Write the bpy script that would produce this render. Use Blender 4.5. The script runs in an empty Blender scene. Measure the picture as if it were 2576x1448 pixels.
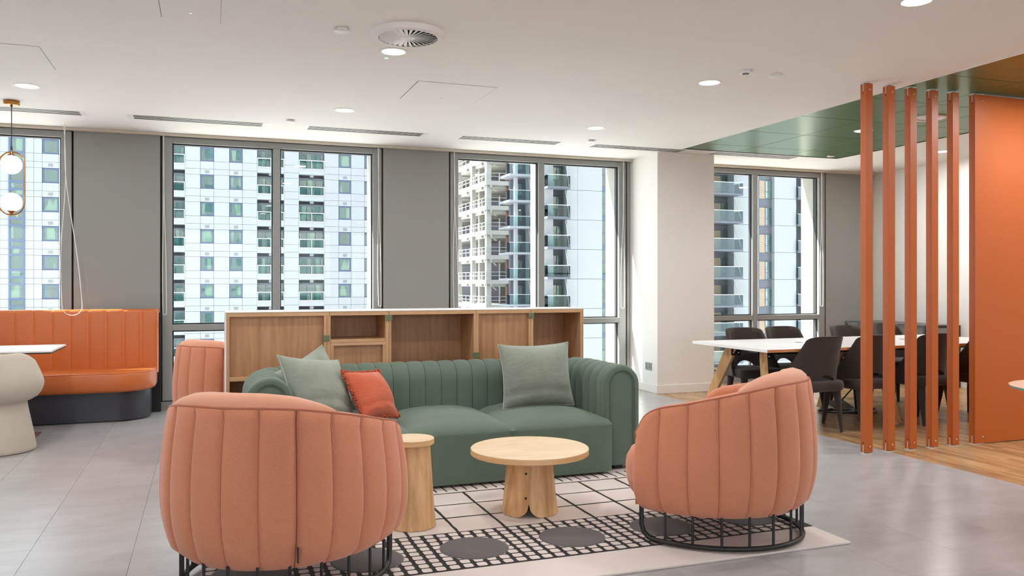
import bpy, bmesh, math, random
from mathutils import Vector, Matrix
R = math.radians
random.seed(7)
SC = bpy.context.scene
COL = SC.collection

# ------------------------------------------------------------------ camera, sky, sun, exposure
EYE = 1.28
cam_d = bpy.data.cameras.new('camera')
cam_d.sensor_width = 36.0
cam_d.lens = 36.0 * 2094 / 2576
cam_d.shift_y = -14.0 / 2576
cam_d.clip_end = 600
cam = bpy.data.objects.new('camera', cam_d)
cam.location = (0, 0, EYE)
cam.rotation_euler = (R(90), 0, -math.atan2(768, 2094))
COL.objects.link(cam)
SC.camera = cam

SC.view_settings.view_transform = 'Standard'
SC.view_settings.look = 'None'
SC.view_settings.gamma = 1
SC.view_settings.use_curve_mapping = False
SC.view_settings.exposure = -0.12
SC.cycles.max_bounces = 10
SC.cycles.diffuse_bounces = 6
SC.cycles.glossy_bounces = 4
SC.cycles.transmission_bounces = 6
SC.cycles.transparent_max_bounces = 16
SC.cycles.sample_clamp_indirect = 6.0
SC.cycles.caustics_reflective = False
SC.cycles.caustics_refractive = False

W = bpy.data.worlds.new('sky'); SC.world = W
W.use_nodes = True
nt = W.node_tree
bg = nt.nodes['Background']
bg.inputs['Color'].default_value = (0.82, 0.92, 1.0, 1)
bg.inputs['Strength'].default_value = SKY = 4.5

sun_d = bpy.data.lights.new('sun', 'SUN')
sun_d.energy = 43.0
sun_d.angle = R(0.6)
sun_d.color = (1.0, 0.97, 0.92)
sun = bpy.data.objects.new('sun', sun_d)
sun.rotation_euler = Vector((1, -.34, -.91)).to_track_quat('-Z', 'Y').to_euler()
COL.objects.link(sun)

LAMP_W = 17.5      # each ceiling downlight

# ------------------------------------------------------------------ materials
def srgb(r, g, b):
    f = lambda c: (c/255/12.92) if c/255 <= .04045 else ((c/255+.055)/1.055)**2.4
    return (f(r), f(g), f(b), 1)
class NT:
    def __init__(s, name):
        s.m = bpy.data.materials.new(name); s.m.use_nodes = True
        s.t = s.m.node_tree; s.n = s.t.nodes; s.p = s.n['Principled BSDF']; s.out = s.n['Material Output']
    def new(s, t, **k):
        n = s.n.new(t)
        for a, v in k.items():
            if a in n.inputs.keys(): n.inputs[a].default_value = v
            else: setattr(n, a, v)
        return n
    def link(s, a, b): s.t.links.new(a, b)
    def coord(s, scale=(1, 1, 1), rand=False, kind='Object'):
        tc = s.new('ShaderNodeTexCoord'); mp = s.new('ShaderNodeMapping')
        mp.inputs['Scale'].default_value = scale
        s.link(tc.outputs[kind], mp.inputs['Vector'])
        if rand:
            oi = s.new('ShaderNodeObjectInfo'); cx = s.new('ShaderNodeCombineXYZ'); mu = s.new('ShaderNodeMath', operation='MULTIPLY')
            mu.inputs[1].default_value = 37.0
            s.link(oi.outputs['Random'], mu.inputs[0])
            for i in range(3): s.link(mu.outputs[0], cx.inputs[i])
            s.link(cx.outputs[0], mp.inputs['Location'])
        return mp.outputs[0]
    def ramp(s, fac, stops):
        r = s.new('ShaderNodeValToRGB'); e = r.color_ramp.elements
        e[0].position, e[0].color = stops[0]; e[1].position, e[1].color = stops[-1]
        for p, c in stops[1:-1]:
            x = e.new(p); x.color = c
        s.link(fac, r.inputs[0]); return r.outputs[0]
    def bump(s, h, strength=.3, dist=.002):
        b = s.new('ShaderNodeBump'); b.inputs['Strength'].default_value = strength; b.inputs['Distance'].default_value = dist
        s.link(h, b.inputs['Height']); s.link(b.outputs[0], s.p.inputs['Normal'])
def sc_(c, k): return (min(1, c[0]*k), min(1, c[1]*k), min(1, c[2]*k), 1)
def plain(name, c, rough=.5, metal=0, spec=.5, var=0, vscale=3, bump=0, bscale=200):
    t = NT(name); p = t.p
    p.inputs['Base Color'].default_value = c; p.inputs['Roughness'].default_value = rough
    p.inputs['Metallic'].default_value = metal; p.inputs['Specular IOR Level'].default_value = spec
    v = t.coord()
    if var:
        n = t.new('ShaderNodeTexNoise', Scale=vscale, Detail=4.0); t.link(v, n.inputs['Vector'])
        t.link(t.ramp(n.outputs[0], [(.3, sc_(c, 1-var)), (.7, sc_(c, 1+var))]), p.inputs['Base Color'])
    if bump:
        n = t.new('ShaderNodeTexNoise', Scale=bscale, Detail=2.0); t.link(v, n.inputs['Vector'])
        t.bump(n.outputs[0], bump)
    return t.m
def fabric(name, c, scale=260, var=.12, rough=.95, bump=.35, sheen=.15, blotch=.05, wrinkle=0):
    t = NT(name); p = t.p; v = t.coord()
    n = t.new('ShaderNodeTexNoise', Scale=scale, Detail=3.0); t.link(v, n.inputs['Vector'])
    b = t.new('ShaderNodeTexNoise', Scale=5.0, Detail=3.0); t.link(v, b.inputs['Vector'])
    c1 = t.ramp(n.outputs[0], [(.3, sc_(c, 1-var)), (.7, sc_(c, 1+var))])
    c2 = t.ramp(b.outputs[0], [(.3, sc_((1, 1, 1, 1), 1-blotch)), (.7, (1, 1, 1, 1))])
    mx = t.new('ShaderNodeMix', data_type='RGBA', blend_type='MULTIPLY'); mx.inputs[0].default_value = 1
    t.link(c1, mx.inputs[6]); t.link(c2, mx.inputs[7]); t.link(mx.outputs[2], p.inputs['Base Color'])
    p.inputs['Roughness'].default_value = rough; p.inputs['Specular IOR Level'].default_value = .2
    p.inputs['Sheen Weight'].default_value = sheen; p.inputs['Sheen Roughness'].default_value = .5
    t.bump(n.outputs[0], bump, .0015)
    if wrinkle:
        q = t.new('ShaderNodeTexNoise', Scale=6.5, Detail=3.0, Distortion=2.2); t.link(t.coord((1, 1.9, 1), True), q.inputs['Vector'])
        b2 = t.new('ShaderNodeBump'); b2.inputs['Strength'].default_value = wrinkle; b2.inputs['Distance'].default_value = .02
        old = p.inputs['Normal'].links[0].from_node
        t.link(q.outputs[0], b2.inputs['Height']); t.link(b2.outputs[0], old.inputs['Normal'])
    return t.m
def wood(name, dark, light, grain=(1, 14, 14), rough=.45, ring=7.0, rand=True, contrast=(.3, .7), bump=.05):
    t = NT(name); p = t.p; v = t.coord(grain, rand)
    n1 = t.new('ShaderNodeTexNoise', Scale=1.6, Detail=5.0, Distortion=.8); t.link(v, n1.inputs['Vector'])
    w = t.new('ShaderNodeTexWave', Scale=ring*.12, Distortion=11.0, Detail=3.0); w.bands_direction = 'XYZ'[max(range(3), key=lambda i: grain[i])]
    t.link(v, w.inputs['Vector'])
    n2 = t.new('ShaderNodeTexNoise', Scale=14.0, Detail=3.0); t.link(v, n2.inputs['Vector'])
    a = t.new('ShaderNodeMath', operation='MULTIPLY'); a.inputs[1].default_value = .09
    t.link(w.outputs['Fac'], a.inputs[0])
    b = t.new('ShaderNodeMath', operation='MULTIPLY_ADD'); b.inputs[1].default_value = .72
    t.link(n1.outputs[0], b.inputs[0]); t.link(a.outputs[0], b.inputs[2])
    c = t.new('ShaderNodeMath', operation='MULTIPLY_ADD'); c.inputs[1].default_value = .2
    t.link(n2.outputs[0], c.inputs[0]); t.link(b.outputs[0], c.inputs[2])
    t.link(t.ramp(c.outputs[0], [(contrast[0], dark), (contrast[1], light)]), p.inputs['Base Color'])
    p.inputs['Roughness'].default_value = rough
    t.bump(c.outputs[0], bump, .001)
    return t.m

M = {}
M['white'] = plain('white_paint', srgb(232, 229, 224), .7, var=.01)
M['ceiling'] = plain('ceiling_paint', srgb(234, 232, 229), .8, var=.01)
M['grey_panel'] = plain('grey_metal_panel', srgb(140, 140, 137), .45, spec=.4, var=.02, vscale=1.5)
M['frame'] = plain('grey_window_frame', srgb(138, 140, 139), .4, spec=.5)
M['gasket'] = plain('black_gasket', srgb(18, 19, 21), .6)
M['trim'] = plain('cream_trim', srgb(200, 192, 176), .5)
M['black'] = plain('black_metal', srgb(24, 23, 24), .45)
M['dark_grey'] = plain('dark_grey_plinth', srgb(52, 52, 60), .38, var=.03)
M['white_plastic'] = plain('white_plastic', srgb(228, 228, 226), .4)
M['steel'] = plain('steel', srgb(190, 190, 190), .3, metal=1)
M['socket'] = plain('grey_socket_plate', srgb(120, 124, 124), .5)
M['brass'] = plain('brass', srgb(176, 122, 58), .28, metal=1)
M['cord'] = plain('white_cord', srgb(225, 222, 214), .6)
M['black_cord'] = plain('black_cord', srgb(30, 28, 27), .6)
M['orange_metal'] = plain('orange_powder_coat', srgb(168, 82, 26), .42, spec=.4, var=.015)
M['leather'] = plain('orange_leather', srgb(190, 100, 46), .36, spec=.5, var=.03, bump=.06, bscale=320)
M['stitch'] = plain('orange_stitch', srgb(208, 112, 62), .5)
M['salmon'] = fabric('salmon_wool', srgb(206, 133, 102), 420, .16, sheen=.25)
M['salmon_top'] = fabric('salmon_wool_cushion', srgb(212, 150, 122), 420, .08, sheen=.3)
M['salmon_pipe'] = fabric('salmon_piping', srgb(176, 108, 86), 420, .1)
M['salmon_dark'] = plain('salmon_shaded_seam', srgb(120, 66, 50), .9)  # seam tone darkened to carry the shade of its groove
M['green_shaded_seam'] = plain('green_shaded_seam', srgb(56, 66, 58), .9)  # channel shade put into the seam colour
M['green'] = fabric('green_wool', srgb(95, 112, 99), 330, .12, sheen=.2)
M['sage'] = fabric('sage_velvet', srgb(139, 147, 135), 120, .05, sheen=.35, blotch=.18, bump=.15, wrinkle=.28)
M['sage_pipe'] = fabric('sage_piping', srgb(156, 164, 152), 120, .04)
M['coral'] = fabric('coral_velvet', srgb(192, 96, 68), 120, .05, sheen=.25, blotch=.1, bump=.12, wrinkle=.28)
M['fringe'] = fabric('coral_fringe', srgb(176, 80, 56), 200, .1)
M['brown'] = fabric('dark_brown_velvet', srgb(58, 50, 47), 200, .1, sheen=.22, rough=.8)
M['beige'] = fabric('beige_boucle', srgb(190, 180, 166), 340, .14, sheen=.15)
M['oak'] = wood('oak_veneer', srgb(150, 104, 70), srgb(190, 144, 104), (9, 9, 1.0), .5, contrast=(.25, .75))
M['oak_h'] = wood('oak_edge_horizontal', srgb(176, 134, 94), srgb(206, 166, 124), (1.0, 9, 9), .5)
M['oak_v'] = wood('oak_edge_vertical', srgb(174, 130, 90), srgb(204, 164, 122), (9, 9, 1.0), .5)
M['ash_v'] = wood('pale_ash_vertical', srgb(186, 140, 92), srgb(226, 184, 134), (8, 8, .9), .45, contrast=(.34, .64))
M['ash_top'] = wood('pale_ash_top', srgb(216, 188, 150), srgb(236, 214, 182), (2.2, 9, 9), .42)
M['ash_edge'] = wood('pale_ash_edge', srgb(206, 162, 112), srgb(226, 188, 140), (3, 3, 14), .45)
M['floor_wood'] = wood('oak_floor', srgb(122, 88, 58), srgb(206, 166, 120), (7, .7, 7), .25, contrast=(.28, .66))
M['ply_edge'] = wood('ply_edge', srgb(176, 118, 72), srgb(200, 142, 92), (1, 10, 10), .5)
M['clip'] = plain('green_clip', srgb(98, 110, 80), .5)
M['rug'] = fabric('pale_pink_pile', srgb(217, 206, 201), 500, .06, bump=.5, sheen=.2)
M['rug_black'] = fabric('black_pile', srgb(36, 32, 32), 500, .2, bump=.5, sheen=.1)
M['rug_grey'] = fabric('grey_pile', srgb(90, 86, 87), 500, .14, bump=.5, sheen=.2)
M['table_white'] = plain('white_laminate', srgb(232, 229, 228), .35)
M['maroon'] = plain('maroon_base_plate', srgb(126, 72, 74), .45)
M['teal_edge'] = plain('teal_table_edge', srgb(118, 160, 146), .45)
M['pale_top'] = plain('pale_pink_table_top', srgb(226, 186, 164), .4)
M['street'] = plain('street_paving', srgb(204, 203, 200), .9)

def floor_tile_mat():
    t = NT('grey_vinyl_tile'); p = t.p; v = t.coord((1, 2.2, 1), True)
    n = t.new('ShaderNodeTexNoise', Scale=3.2, Detail=7.0, Roughness=.62); t.link(v, n.inputs['Vector'])
    v2 = t.coord((1.2, 14, 1), True)
    m = t.new('ShaderNodeTexNoise', Scale=5.0, Detail=4.0); t.link(v2, m.inputs['Vector'])
    a = t.new('ShaderNodeMath', operation='MULTIPLY_ADD'); a.inputs[1].default_value = .4
    t.link(m.outputs[0], a.inputs[0]); t.link(n.outputs[0], a.inputs[2])
    t.link(t.ramp(a.outputs[0], [(.45, srgb(153, 151, 152)), (.95, srgb(176, 174, 176))]), p.inputs['Base Color'])
    p.inputs['Roughness'].default_value = .29; p.inputs['Specular IOR Level'].default_value = .55
    return t.m
M['floor_tile'] = floor_tile_mat()
M['joint'] = plain('dark_joint', srgb(122, 116, 114), .8)

def green_tile_mat():
    t = NT('green_perforated_metal'); p = t.p; v = t.coord((1, 1, 1))
    w = t.new('ShaderNodeTexVoronoi', Scale=95.0); w.inputs['Randomness'].default_value = 0
    t.link(v, w.inputs['Vector'])
    t.link(t.ramp(w.outputs['Distance'], [(.22, srgb(30, 50, 26)), (.34, srgb(70, 112, 60))]), p.inputs['Base Color'])
    p.inputs['Roughness'].default_value = .3; p.inputs['Metallic'].default_value = .35
    p.inputs['Specular IOR Level'].default_value = .6
    return t.m
M['green_tile'] = green_tile_mat()

def glass_mat(name, tint=(.96, .985, .98, 1), refl=1.0):
    t = NT(name); n = t.n
    n.remove(t.p)
    tr = t.new('ShaderNodeBsdfTransparent'); tr.inputs[0].default_value = tint
    gl = t.new('ShaderNodeBsdfGlossy'); gl.inputs['Roughness'].default_value = .01
    fr = t.new('ShaderNodeFresnel', IOR=1.45); mx = t.new('ShaderNodeMixShader')
    mu = t.new('ShaderNodeMath', operation='MULTIPLY'); mu.inputs[1].default_value = refl
    t.link(fr.outputs[0], mu.inputs[0]); t.link(mu.outputs[0], mx.inputs[0]); t.link(tr.outputs[0], mx.inputs[1]); t.link(gl.outputs[0], mx.inputs[2])
    t.link(mx.outputs[0], t.out.inputs[0])
    return t.m
M['glass'] = glass_mat('window_glass', refl=.35)
M['balc_glass'] = glass_mat('balcony_glass', (.80, .92, .93, 1))
def tower_glass(name, base, pale, wob=1.0):
    t = NT(name); p = t.p; v = t.coord((1, 1, 1), True)
    n = t.new('ShaderNodeTexNoise', Scale=.9*wob, Detail=2.0); t.link(v, n.inputs['Vector'])
    t.bump(n.outputs[0], .35, .25)
    v2 = t.coord((.8, .8, .12), True); k = t.new('ShaderNodeTexNoise', Scale=1.1, Detail=1.0); t.link(v2, k.inputs['Vector'])
    t.link(t.ramp(k.outputs[0], [(.40, base), (.46, sc_(base, 1.5)), (.56, sc_(base, 1.3)), (.60, pale)]), p.inputs['Base Color'])
    p.inputs['Roughness'].default_value = .04; p.inputs['Metallic'].default_value = .0
    p.inputs['Specular IOR Level'].default_value = 1.0; p.inputs['Coat Weight'].default_value = .6; p.inputs['Coat IOR'].default_value = 2.2
    p.inputs['Coat Roughness'].default_value = .02
    return t.m
M['tower_glass'] = tower_glass('teal_tower_glass', srgb(14, 56, 58), srgb(70, 106, 94))
M['curtain'] = plain('tower_curtain', srgb(150, 190, 180), .7, var=.1, vscale=2)
M['tower_white'] = plain('white_cladding', srgb(133, 138, 145), .65, var=.012, vscale=.8)
M['tower_joint'] = plain('cladding_joint', srgb(104, 109, 117), .8)
M['tower_frame'] = plain('blue_grey_frame', srgb(64, 80, 110), .5)
M['door_grey'] = plain('grey_door_frame', srgb(70, 78, 88), .6)
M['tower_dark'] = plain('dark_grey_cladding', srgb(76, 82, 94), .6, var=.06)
M['timber'] = wood('timber_shutter', srgb(140, 122, 106), srgb(164, 148, 132), (1, 1, 5), .6)
M['rail'] = plain('white_rail', srgb(166, 170, 173), .4)
M['concrete'] = plain('white_painted_steel', srgb(164, 162, 157), .7, var=.03, vscale=.6)
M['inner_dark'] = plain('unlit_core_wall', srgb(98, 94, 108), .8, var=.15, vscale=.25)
M['rust'] = plain('red_oxide_steel', srgb(96, 62, 54), .7)
M['cream_stone'] = plain('cream_stone', srgb(150, 147, 140), .8, var=.03)
M['vent_dark'] = plain('duct_black', srgb(10, 10, 11), .8)

def emit(name, c, s):
    t = NT(name); p = t.p
    p.inputs['Base Color'].default_value = (.9, .9, .9, 1)
    p.inputs['Emission Color'].default_value = c; p.inputs['Emission Strength'].default_value = s
    return t.m
M['lamp'] = emit('downlight_diffuser', (1, .96, .90, 1), 9)
M['globe'] = emit('opal_globe', (1, .94, .84, 1), 1.15)
M['led'] = emit('green_indicator', (.15, .9, .5, 1), 1.0)

# ------------------------------------------------------------------ mesh helpers
class MB:
    def __init__(s): s.v = []; s.f = []
    def add(s, vs, fs):
        o = len(s.v); s.v += [tuple(x) for x in vs]; s.f += [tuple(i+o for i in f) for f in fs]; return s
    def box(s, x0, x1, y0, y1, z0, z1, c=0):
        if x0 > x1: x0, x1 = x1, x0
        if y0 > y1: y0, y1 = y1, y0
        if z0 > z1: z0, z1 = z1, z0
        if c <= 0:
            return s.add([(x0,y0,z0),(x1,y0,z0),(x1,y1,z0),(x0,y1,z0),(x0,y0,z1),(x1,y0,z1),(x1,y1,z1),(x0,y1,z1)],
                         [(0,3,2,1),(4,5,6,7),(0,1,5,4),(1,2,6,5),(2,3,7,6),(3,0,4,7)])
        c = min(c, (x1-x0)*.45, (y1-y0)*.45, (z1-z0)*.45)
        X, Y, Z = (x0, x1), (y0, y1), (z0, z1); vs = []; ix = {}
        for i in (0, 1):
            for j in (0, 1):
                for k in (0, 1):
                    sx, sy, sz = (c if i == 0 else -c), (c if j == 0 else -c), (c if k == 0 else -c)
                    ix[i,j,k,'x'] = len(vs); vs.append((X[i], Y[j]+sy, Z[k]+sz))
                    ix[i,j,k,'y'] = len(vs); vs.append((X[i]+sx, Y[j], Z[k]+sz))
                    ix[i,j,k,'z'] = len(vs); vs.append((X[i]+sx, Y[j]+sy, Z[k]))
        fs = []
        for i in (0, 1):
            q = [ix[i,0,0,'x'], ix[i,1,0,'x'], ix[i,1,1,'x'], ix[i,0,1,'x']]; fs.append(q if i else q[::-1])
            q = [ix[0,i,0,'y'], ix[1,i,0,'y'], ix[1,i,1,'y'], ix[0,i,1,'y']]; fs.append(q if not i else q[::-1])
            q = [ix[0,0,i,'z'], ix[1,0,i,'z'], ix[1,1,i,'z'], ix[0,1,i,'z']]; fs.append(q if i else q[::-1])
        for i in (0, 1):
            for j in (0, 1):
                fs.append([ix[i,j,0,'x'], ix[i,j,0,'y'], ix[i,j,1,'y'], ix[i,j,1,'x']])
                fs.append([ix[i,0,j,'x'], ix[i,0,j,'z'], ix[i,1,j,'z'], ix[i,1,j,'x']])
                fs.append([ix[0,i,j,'y'], ix[0,i,j,'z'], ix[1,i,j,'z'], ix[1,i,j,'y']])
                for k in (0, 1): fs.append([ix[i,j,k,'x'], ix[i,j,k,'y'], ix[i,j,k,'z']])
        return s.add(vs, fs)
    def tube(s, pts, r, n=8, closed=False, caps=True):
        pts = [Vector(p) for p in pts]; m = len(pts); vs = []; prev = None
        rr = r if isinstance(r, (list, tuple)) else [r]*m
        for i in range(m):
            a = pts[(i-1) % m] if (closed or i > 0) else pts[i]; b = pts[(i+1) % m] if (closed or i < m-1) else pts[i]
            t = (b-a).normalized()
            if prev is None:
                u = t.orthogonal().normalized()
            else:
                u = (prev - t*prev.dot(t)); u = u.normalized() if u.length > 1e-6 else t.orthogonal().normalized()
            prev = u; w = t.cross(u)
            for k in range(n):
                an = 2*math.pi*k/n; vs.append(pts[i] + (u*math.cos(an)+w*math.sin(an))*rr[i])
        fs = []
        for i in range(m if closed else m-1):
            for k in range(n):
                a, b = i*n+k, i*n+(k+1) % n; c, d = ((i+1) % m)*n+(k+1) % n, ((i+1) % m)*n+k
                fs.append((a, b, c, d))
        if caps and not closed:
            fs.append(tuple(range(n))[::-1]); fs.append(tuple((m-1)*n+k for k in range(n)))
        return s.add(vs, fs)
    def lathe(s, prof, n=32, c=(0, 0, 0), a0=0, a1=2*math.pi):
        full = abs(a1-a0-2*math.pi) < 1e-6; m = n if full else n+1; vs = []
        for i in range(m):
            a = a0+(a1-a0)*i/n
            for r, z in prof: vs.append((c[0]+r*math.cos(a), c[1]+r*math.sin(a), c[2]+z))
        P = len(prof); fs = []
        for i in range(n):
            j = (i+1) % m
            for k in range(P-1): fs.append((i*P+k, j*P+k, j*P+k+1, i*P+k+1))
        return s.add(vs, fs)
    def grid(s, rows, close_u=False, close_v=False):
        nr, nc = len(rows), len(rows[0]); vs = [p for r in rows for p in r]; fs = []
        for i in range(nr if close_v else nr-1):
            for j in range(nc if close_u else nc-1):
                fs.append((i*nc+j, i*nc+(j+1) % nc, ((i+1) % nr)*nc+(j+1) % nc, ((i+1) % nr)*nc+j))
        return s.add(vs, fs)
    def prism(s, poly, z0, z1, c=0):
        n = len(poly)
        if c:
            cx = sum(p[0] for p in poly)/n; cy = sum(p[1] for p in poly)/n
            def ins(d): 
                out = []
                for i in range(n):
                    a, b, e = Vector(poly[i-1]), Vector(poly[i]), Vector(poly[(i+1) % n])
                    n1 = Vector((-(b-a).y, (b-a).x)).normalized(); n2 = Vector((-(e-b).y, (e-b).x)).normalized()
                    nn = (n1+n2); nn = nn.normalized() if nn.length > 1e-6 else n1
                    out.append(b+nn*d)
                return out
            loops = [(ins(c), z0), (ins(c*.3), z0+c*.3), (poly, z0+c), (poly, z1-c), (ins(c*.3), z1-c*.3), (ins(c), z1)]
        else: loops = [(poly, z0), (poly, z1)]
        vs = [(p[0], p[1], z) for L, z in loops for p in L]; fs = [tuple(range(n))[::-1], tuple((len(loops)-1)*n+k for k in range(n))]
        for i in range(len(loops)-1):
            for k in range(n): fs.append((i*n+k, i*n+(k+1) % n, (i+1)*n+(k+1) % n, (i+1)*n+k))
        return s.add(vs, fs)
    def mesh(s, name, mat, smooth=None):
        me = bpy.data.meshes.new(name); me.from_pydata(s.v, [], s.f)
        bm = bmesh.new(); bm.from_mesh(me); bmesh.ops.recalc_face_normals(bm, faces=bm.faces); bm.to_mesh(me); bm.free()
        if mat: me.materials.append(mat)
        if smooth is not None:
            me.polygons.foreach_set('use_smooth', [True]*len(me.polygons)); me.set_sharp_from_angle(angle=R(smooth))
        return me
    def build(s, name, mat, parent=None, smooth=None, loc=None, kind=None):
        return link(name, s.mesh(name, mat, smooth), parent, loc, kind)
def link(name, me, parent=None, loc=None, kind=None, rot=None):
    o = bpy.data.objects.new(name, me); COL.objects.link(o)
    if parent: o.parent = parent
    if loc: o.location = loc
    if rot: o.rotation_euler = rot
    if kind: o['kind'] = kind
    return o
def empty(name, loc=(0, 0, 0), rz=0):
    o = bpy.data.objects.new(name, None); o.location = loc; o.rotation_euler = (0, 0, rz); o.empty_display_size = .1
    COL.objects.link(o); return o
def tag(o, label, cat, group=None):
    o['label'] = label; o['category'] = cat
    if group: o['group'] = group
    return o
def struct(o, label=None):
    o['kind'] = 'structure'
    if label: o['label'] = label
    return o
def kids(o): return [c for c in bpy.data.objects if c.parent == o]
def copy_tree(o, label=None, parent=None):
    c = o.copy(); COL.objects.link(c); c.parent = parent
    if label: c['label'] = label
    for ch in list(o.children): copy_tree(ch, None, c)
    return c
def circle_pts(cx, cy, r, z, n=24): return [(cx+r*math.cos(2*math.pi*i/n), cy+r*math.sin(2*math.pi*i/n), z) for i in range(n)]
def rrect(x0, x1, y0, y1, rad, n=6):
    # rad: dict of corner radii (sw, se, ne, nw), counter-clockwise polygon
    out = []
    for key, cx, cy, a in (('sw', x0, y0, 180), ('se', x1, y0, 270), ('ne', x1, y1, 0), ('nw', x0, y1, 90)):
        r = rad.get(key, 0) if isinstance(rad, dict) else rad
        sx = 1 if cx == x0 else -1; sy = 1 if cy == y0 else -1
        if r <= 0: out.append((cx, cy)); continue
        for i in range(n+1):
            an = R(a+90*i/n); out.append((cx+sx*r+r*math.cos(an), cy+sy*r+r*math.sin(an)))
    return out
# ------------------------------------------------------------------ room shell
H = 2.775
WY = 9.05                      # inner face of the window wall
XR = 8.62                      # right wall
floor = struct(MB().box(-6, XR, -5, 9.4, -.25, -.004).build('floor', M['joint']), 'grey vinyl tile floor with an oak plank area')
TX, TY = .46, .92
tile_me = MB().box(.0006, TX-.0006, .0006, TY-.0006, -.0045, 0, .0006).mesh('tile', M['floor_tile'])
half = {}
for i in range(-6, 14):
    x0 = -1.25 + TX*i
    if x0 + TX <= -4.1 or x0 > 4.8: continue
    w = min(TX, 4.84-x0)
    if w < .03: continue
    off = (3.557 - .92*5 + .31*(i-9)) % TY
    me = tile_me if w > TX-.001 else half.setdefault('e', MB().box(.0006, w-.0006, .0006, TY-.0006, -.0045, 0, .0008).mesh('tile', M['floor_tile']))
    y = off + 1.0
    while y < 9.0:
        link('tile', me, floor, (x0, y, 0)); y += TY
PW, PL = .165, 1.22
plank_me = MB().box(.0008, PW-.0008, .0008, PL-.0008, -.0045, 0, .0007).mesh('plank', M['floor_wood'])
for i in range(23):
    x0 = 4.842 + PW*i
    if x0 > 8.6: break
    y = 2.2 - (i*.47 % PL)
    while y < 9.0:
        if not (x0 > 4.8 and x0 < 5.6 and y > 8.45): link('plank', plank_me, floor, (x0, y, 0))
        y += PL

# ceiling with an opening for the green raft
RX0, RX1, RY0, RY1 = 5.0, 7.16, .95, 8.10
cm = MB().box(-6, RX0, -5, WY+.02, H, H+.25).box(RX1, XR, -5, WY+.02, H, H+.25).box(RX0, RX1, RY1, WY+.02, H, H+.25).box(RX0, RX1, -5, RY0, H, H+.25).box(RX0, RX1, RY0, RY1, H+.06, H+.25)
ceiling = struct(cm.build('ceiling', M['ceiling']), 'white plasterboard ceiling with a green metal tile bay')
GX, GY = .72, .79
g_me = MB().box(.004, GX-.004, .004, GY-.004, 0, .03, .0008).mesh('ceiling_tile', M['green_tile'])
g_cut = MB().box(.004, GX-.004, .004, .376, 0, .03, .0008).mesh('ceiling_tile', M['green_tile'])
for i in range(3):
    link('ceiling_tile', g_cut, ceiling, (RX0+GX*i, 7.72, H+.004))
    for j in range(1, 9):
        y = 7.72-GY*j
        if y > RY0: link('ceiling_tile', g_me, ceiling, (RX0+GX*i, y, H+.004))
MB().box(RX0, RX1, RY0, RY1, H+.04, H+.055).build('raft_backing', M['black'], ceiling)
e = MB()
e.box(RX0-.012, RX0, RY0, RY1, H-.004, H+.03); e.box(RX1, RX1+.006, RY0, RY1, H-.002, H+.03); e.box(RX0-.012, RX1+.006, RY1, RY1+.006, H-.002, H+.03)
e.build('raft_edge', M['white'], ceiling)

# window wall
WIN = [-5.34, -2.34, .689, 3.69, 6.685]
GH, FH = 1.015, 1.115          # half widths of glass and of frame
zt, zb = 2.685, .15            # head and sill of the glass
wall = MB()
edges = [-6.0]+[v for c in WIN for v in (c-FH, c+FH)]+[XR]
for a, b in zip(edges[0::2], edges[1::2]): wall.box(a, b, WY+.03, WY+.12, 0, H)
wall.box(-6, XR, WY+.03, WY+.12, H-.02, H+.25).box(-6, XR, WY+.02, WY+.12, -.25, .0)
wall_back = struct(wall.build('wall_back', M['gasket']), 'window wall of grey metal panels')
for a, b in zip(edges[0::2], edges[1::2]):
    if b-a > .1: MB().box(a+.012, b-.012, WY, WY+.03, .09, H-.005, .002).build('panel', M['grey_panel'], wall_back)
ext = MB()
for a, b in zip(edges[0::2], edges[1::2]):
    ext.box(a+FH-GH if 0 else a-(FH-GH), b+(FH-GH), WY+.12, WY+.36, -.5, 3.3)
ext.box(-70, 90, WY+.12, WY+.36, 2.72, 62).box(-70, 90, WY+.12, WY+.36, -25, .12).box(-70, -6, WY+.12, WY+.36, 0, 3).box(XR, 90, WY+.12, WY+.36, 0, 3)  # facade raised and widened out of view to hold back sky light
facade = struct(ext.build('wall_exterior', M['cream_stone']), 'pale outer facade round the windows, extended out of view to block sky light')
fw_me = MB().box(0, 2.0, 0, .04, 0, 1.9).mesh('facade_window', M['tower_glass'])
for r in list(range(-6, 0))+list(range(1, 9)):
    for k in range(-4, 8):
        link('facade_window', fw_me, facade, (.689+3.0*k-1.0, WY+.34, .5+3.6*r+(.6 if r > 0 else 0)))
struct(MB().box(-6, 4.86, WY-.06, WY, 2.748, H, .003).box(5.62, XR, WY-.06, WY, 2.748, H, .003).build('trim_1', M['trim']), 'cream pelmet strip along the head of the windows')
struct(MB().box(-6, 4.86, WY-.008, WY+.03, 0, .082).box(5.62, XR, WY-.008, WY+.03, 0, .082).build('baseboard_back', M['grey_panel']), 'grey skirting under the windows')
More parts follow.
